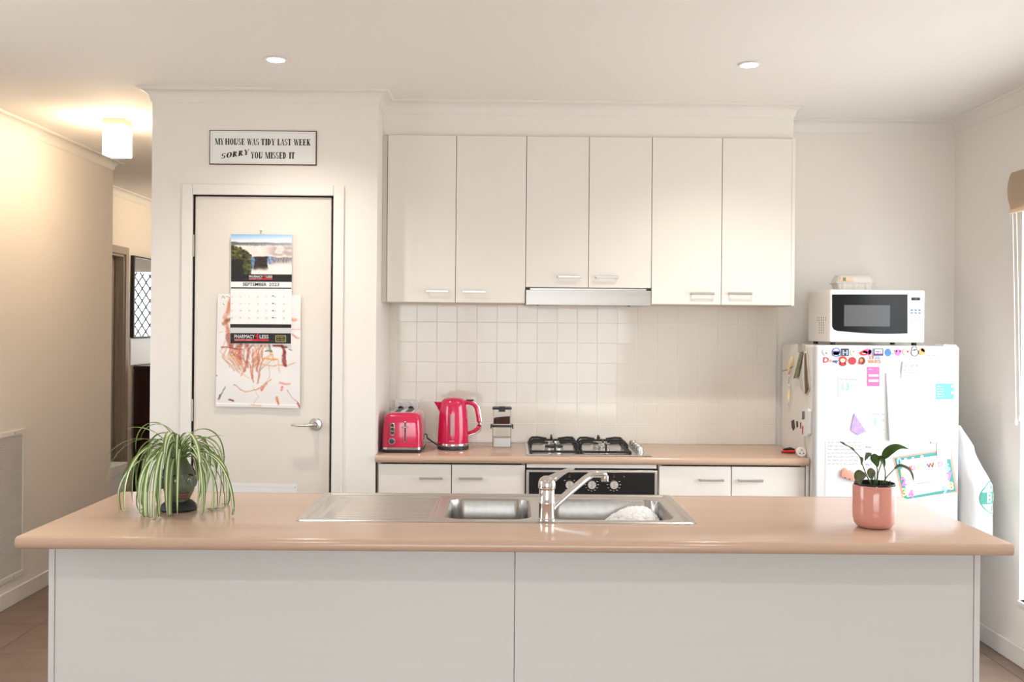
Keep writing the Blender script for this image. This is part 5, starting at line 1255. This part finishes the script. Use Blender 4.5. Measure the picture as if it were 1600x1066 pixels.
for s_ in (-1, 1):
    e_ = MB().ball(fp(.0445, s_*.019, .012), .0062, .0062, .005).build('eye', 'white_plastic', hd_)
    MB().ball(fp(.0492, s_*.019, .0115), .0030, .0030, .0030, 10, 6).build('pupil', 'ink', e_)
    MB().tube([fp(.049, s_*.010, .026), fp(.049, s_*.020, .030), fp(.042, s_*.032, .026)], .003, 6).build('eyebrow', 'hair_black', hd_)
    MB().ball(fp(-.004, s_*.051, .0), .013, .006, .018, 10, 8, R3).build('ear', 'skin_green', hd_)
MB().tube([fp(.041, -.026, -.024), fp(.0505, -.014, -.031), fp(.053, 0, -.033), fp(.0505, .014, -.031), fp(.041, .026, -.024)], [.002, .004, .0045, .004, .002], 8).build('upper_lip', 'lips', hd_)
MB().tube([fp(.041, -.024, -.027), fp(.049, -.012, -.039), fp(.0505, 0, -.041), fp(.049, .012, -.039), fp(.041, .024, -.027)], [.002, .004, .005, .004, .002], 8).build('lower_lip', 'lips', hd_)
MB().tube([fp(.046, -.014, -.034), fp(.0495, 0, -.037), fp(.046, .014, -.034)], .003, 6).build('teeth', 'white_plastic', hd_)
MB().lathe([(.036, .056), (.046, .044), (.0505, .034), (.0535, .022)], (pcx-fd.x*.006, pcy-fd.y*.006, .988), 28, cap=False).build('hair_band', 'hair_black', sp_)
MB().lathe([(.054, 0), (.058, .006), (.052, .020), (.040, .03)], (pcx, pcy, .9005), 24).build('collar_base', 'hair_black', sp_)
lmat = bpy.data.materials.new('striped_leaf'); lmat.use_nodes = True; nt = lmat.node_tree; MATS['striped_leaf'] = lmat
at = nt.nodes.new('ShaderNodeAttribute'); at.attribute_name = 'print'; nt.links.new(at.outputs['Color'], nt.nodes['Principled BSDF'].inputs['Base Color']); nt.nodes['Principled BSDF'].inputs['Roughness'].default_value = .42
def strap_leaf(parent, base, az, elev, L, wd, droop, seed, curl=0):
    rn = random.Random(seed); n = 22; p = Vector(base); d = Vector((math.cos(az)*math.cos(elev), math.sin(az)*math.cos(elev), math.sin(elev))); V = []; C = []
    side = Vector((-math.sin(az), math.cos(az), 0)); stp = L/n; tw = rn.uniform(-.35, .35)
    g = S(*rn.choice([(96, 126, 58), (110, 140, 70), (84, 112, 52), (122, 148, 84)])); wv = S(222, 226, 186)
    for i in range(n+1):
        u = i/n; w_ = wd*(.55+.9*u)*(1-u**3)**.8 if u > .02 else wd*.5
        sd = (side*math.cos(tw*u)+Vector((0, 0, 1))*math.sin(tw*u)); up = d.cross(sd).normalized()
        for q in (-1, -.5, -.16, .16, .5, 1): V.append(p+sd*w_*q*.5+up*(abs(q)*w_*.22))
        C += [g, g, wv, wv, g, g] if True else []
        p = p+d*stp; d = (d+(Vector((0, 0, -1))*(1.0+.6*u)*droop-Vector((math.cos(az), math.sin(az), 0))*curl*max(0, u-.35))*stp).normalized()
        if p.z < .905 and d.z < 0: p.z = .905; d.z = .02; d.normalize(); stp *= .35
    Fc = [(i*6+k, i*6+k+1, (i+1)*6+k+1, (i+1)*6+k) for i in range(n) for k in range(5)]
    me = bpy.data.meshes.new('leaf'); me.from_pydata([v_-ORG[parent.name] for v_ in V], [], Fc); a = me.color_attributes.new('print', 'FLOAT_COLOR', 'POINT')
    a.data.foreach_set('color', [k for c in C for k in (*c, 1)]); me.materials.append(lmat); me.polygons.foreach_set('use_smooth', [True]*len(Fc))
    o = bpy.data.objects.new('leaf', me); COL.objects.link(o); o.parent = parent
rn = random.Random(5); crown = Vector((pcx, pcy, 1.055))
MB().lathe([(.03, 0), (.02, .015), (.012, .03)], (pcx, pcy, 1.05), 12).build('crown', 'stem', sp_)
for k in range(66):
    az = 2*PI*k/66*5+rn.uniform(-.2, .2)
    L = rn.uniform(.22, .42); el = math.radians(rn.uniform(30, 84)); dr_ = rn.uniform(8, 21)
    if el > 1.1: dr_ = max(dr_, 15)
    a_ = (az-face+PI) % (2*PI)-PI
    if abs(a_) < .22: az += .5*(1 if a_ > 0 else -1)
    strap_leaf(sp_, crown+Vector((rn.uniform(-.012, .012), rn.uniform(-.012, .012), 0)), az, el, L, rn.uniform(.011, .019), dr_, k, rn.uniform(0, 26))
for az, el, L, dr_ in ((PI+.05, 52, .27, 6.5), (PI-.2, 58, .25, 5.5), (.1, 55, .17, 6), (-.3, 50, .20, 8), (PI+.5, 60, .33, 9)): strap_leaf(sp_, crown, az, math.radians(el), L, .011, dr_, int(L*1000))

# peace lily in a pink pot
qx, qy = UZ(1374.5, 828.5, .9); qy += .045
pl = thing('potted_peace_lily', 'sparse peace lily in a glossy pink pot on the island', 'plant', (qx, qy, .9))
PR = .0628; ztop = UY(1374, 762, qy-.06)[1]
h = ztop-.9
prof = [(.001, .0005), (.040, .0005), (.050, .004), (.058, .014), (PR-.001, .03), (PR, .05), (PR, h-.003), (PR-.0015, h), (PR-.004, h-.001), (PR-.005, h-.02), (PR-.008, .02), (.001, .015)]
MB().lathe(prof, (qx, qy, .9), 48, cap=False).build('pot', 'pot_pink', pl)
MB().lathe([(PR-.0055, h-.03), (PR-.0055, h+.004), (PR-.0035, h+.0055), (PR-.0065, h+.006), (PR-.008, h-.03)], (qx, qy, .9), 40, cap=False).build('inner_pot', 'black', pl)
MB().lathe([(PR-.008, h-.022), (.03, h-.016), (.001, h-.015)], (qx, qy, .9), 28, cap=False).build('soil', 'soil', pl)
def lp(px, py, dy=0): x, z = UY(px, py, qy+dy); return Vector((x, qy+dy, z))
def lily_leaf(pts, wd, mt, stem=None, fold=.25, nrm=Vector((0, -1, .5))):
    pts = [lp(*p) for p in pts]
    # resample with Catmull-Rom
    Q = []; n = len(pts)
    for i in range(n-1):
        p0, p1, p2, p3 = pts[max(i-1, 0)], pts[i], pts[i+1], pts[min(i+2, n-1)]
        for k in range(6):
            t = k/6; Q.append(.5*((2*p1)+(-p0+p2)*t+(2*p0-5*p1+4*p2-p3)*t*t+(-p0+3*p1-3*p2+p3)*t**3))
    Q.append(pts[-1]); rows = []; N = len(Q)
    for i, p in enumerate(Q):
        u = i/(N-1); d = (Q[min(i+1, N-1)]-Q[max(i-1, 0)]).normalized(); sd = d.cross(nrm).normalized(); up = sd.cross(d).normalized()
        w_ = max(.0004, wd*.5*math.sin(PI*min(1, u**.75))**.85)
        rows.append([p+sd*w_*q+up*(abs(q)*w_*fold) for q in (-1, -.5, 0, .5, 1)])
    lf = MB().sheet(rows, .0006).build('leaf', mt, pl, ang=180)
    if stem: MB().tube([lp(*p) for p in stem], [.0022]+[.0017]*(len(stem)-1), 6).build('leaf_stem', 'stem', pl)
lily_leaf([(1379.5, 717, -.01), (1389, 706, -.015), (1403, 699, -.015), (1420, 702, -.01)], .030, 'leaf_dark', [(1370, 757, 0), (1372, 740, -.005), (1379.5, 717, -.01)], nrm=Vector((.15, -.55, .8)))
lily_leaf([(1361, 712, -.02), (1366, 716, -.025), (1369, 722, -.028), (1371.5, 730, -.03)], .026, 'leaf_dark', [(1370, 757, 0), (1371, 735, -.01), (1366, 712, -.015), (1361, 712, -.02)], nrm=Vector((-.3, -.9, .4)))
lily_leaf([(1372, 713, -.02), (1376, 717, -.025), (1380, 723, -.03), (1382.5, 730, -.03)], .022, 'leaf_dark', [(1383, 756, 0), (1383.5, 738, -.01), (1378, 718, -.015), (1372, 713, -.02)], nrm=Vector((.4, -.9, .3)))
lily_leaf([(1362, 711, -.01), (1356, 711.5, -.012), (1351.5, 720, -.014)], .014, 'leaf_dull', None, nrm=Vector((-.2, -.8, .5)))
lily_leaf([(1397, 733.5, -.02), (1406, 728, -.025), (1419, 733, -.03), (1425, 742, -.03), (1427.5, 752, -.03)], .014, 'leaf_dull', [(1379, 756, 0), (1386, 745, -.008), (1397, 733.5, -.02)], nrm=Vector((0, -.6, .8)))
lily_leaf([(1349.5, 738.5, -.03), (1345, 742, -.035), (1342.5, 749, -.04), (1344, 758, -.045)], .034, 'leaf_dull', [(1361, 757, 0), (1355, 745, -.02), (1349.5, 738.5, -.03)], nrm=Vector((-.4, -.8, .4)))
lily_leaf([(1366, 735, -.03), (1362, 738, -.035), (1361, 743, -.04), (1363, 750, -.042)], .026, 'leaf_dull', [(1367, 757, 0), (1367, 745, -.015), (1366, 735, -.03)], nrm=Vector((-.2, -.9, .3)))
lily_leaf([(1345, 714, 0), (1346.5, 719, -.002), (1345.5, 727, -.002)], .009, 'leaf_dull', [(1361, 757, .01), (1352, 738, .005), (1346, 722, 0), (1343, 713, 0), (1336, 706, 0), (1330, 700, 0), (1313, 690.5, 0)])
lily_leaf([(1335, 704.5, 0), (1331, 701, -.002), (1327, 698.5, 0)], .008, 'leaf_dull'); lily_leaf([(1322, 696, 0), (1317, 693, -.002), (1312, 690, 0)], .006, 'leaf_dry')
for px, dy in ((1376, 0), (1386, .01), (1391, 0), (1365, .01)): MB().tube([lp(px, 758, dy), lp(px+random.uniform(-3, 3), 751, dy-.01)], [.0022, .0012], 6).build('cut_stem', 'stem', pl)
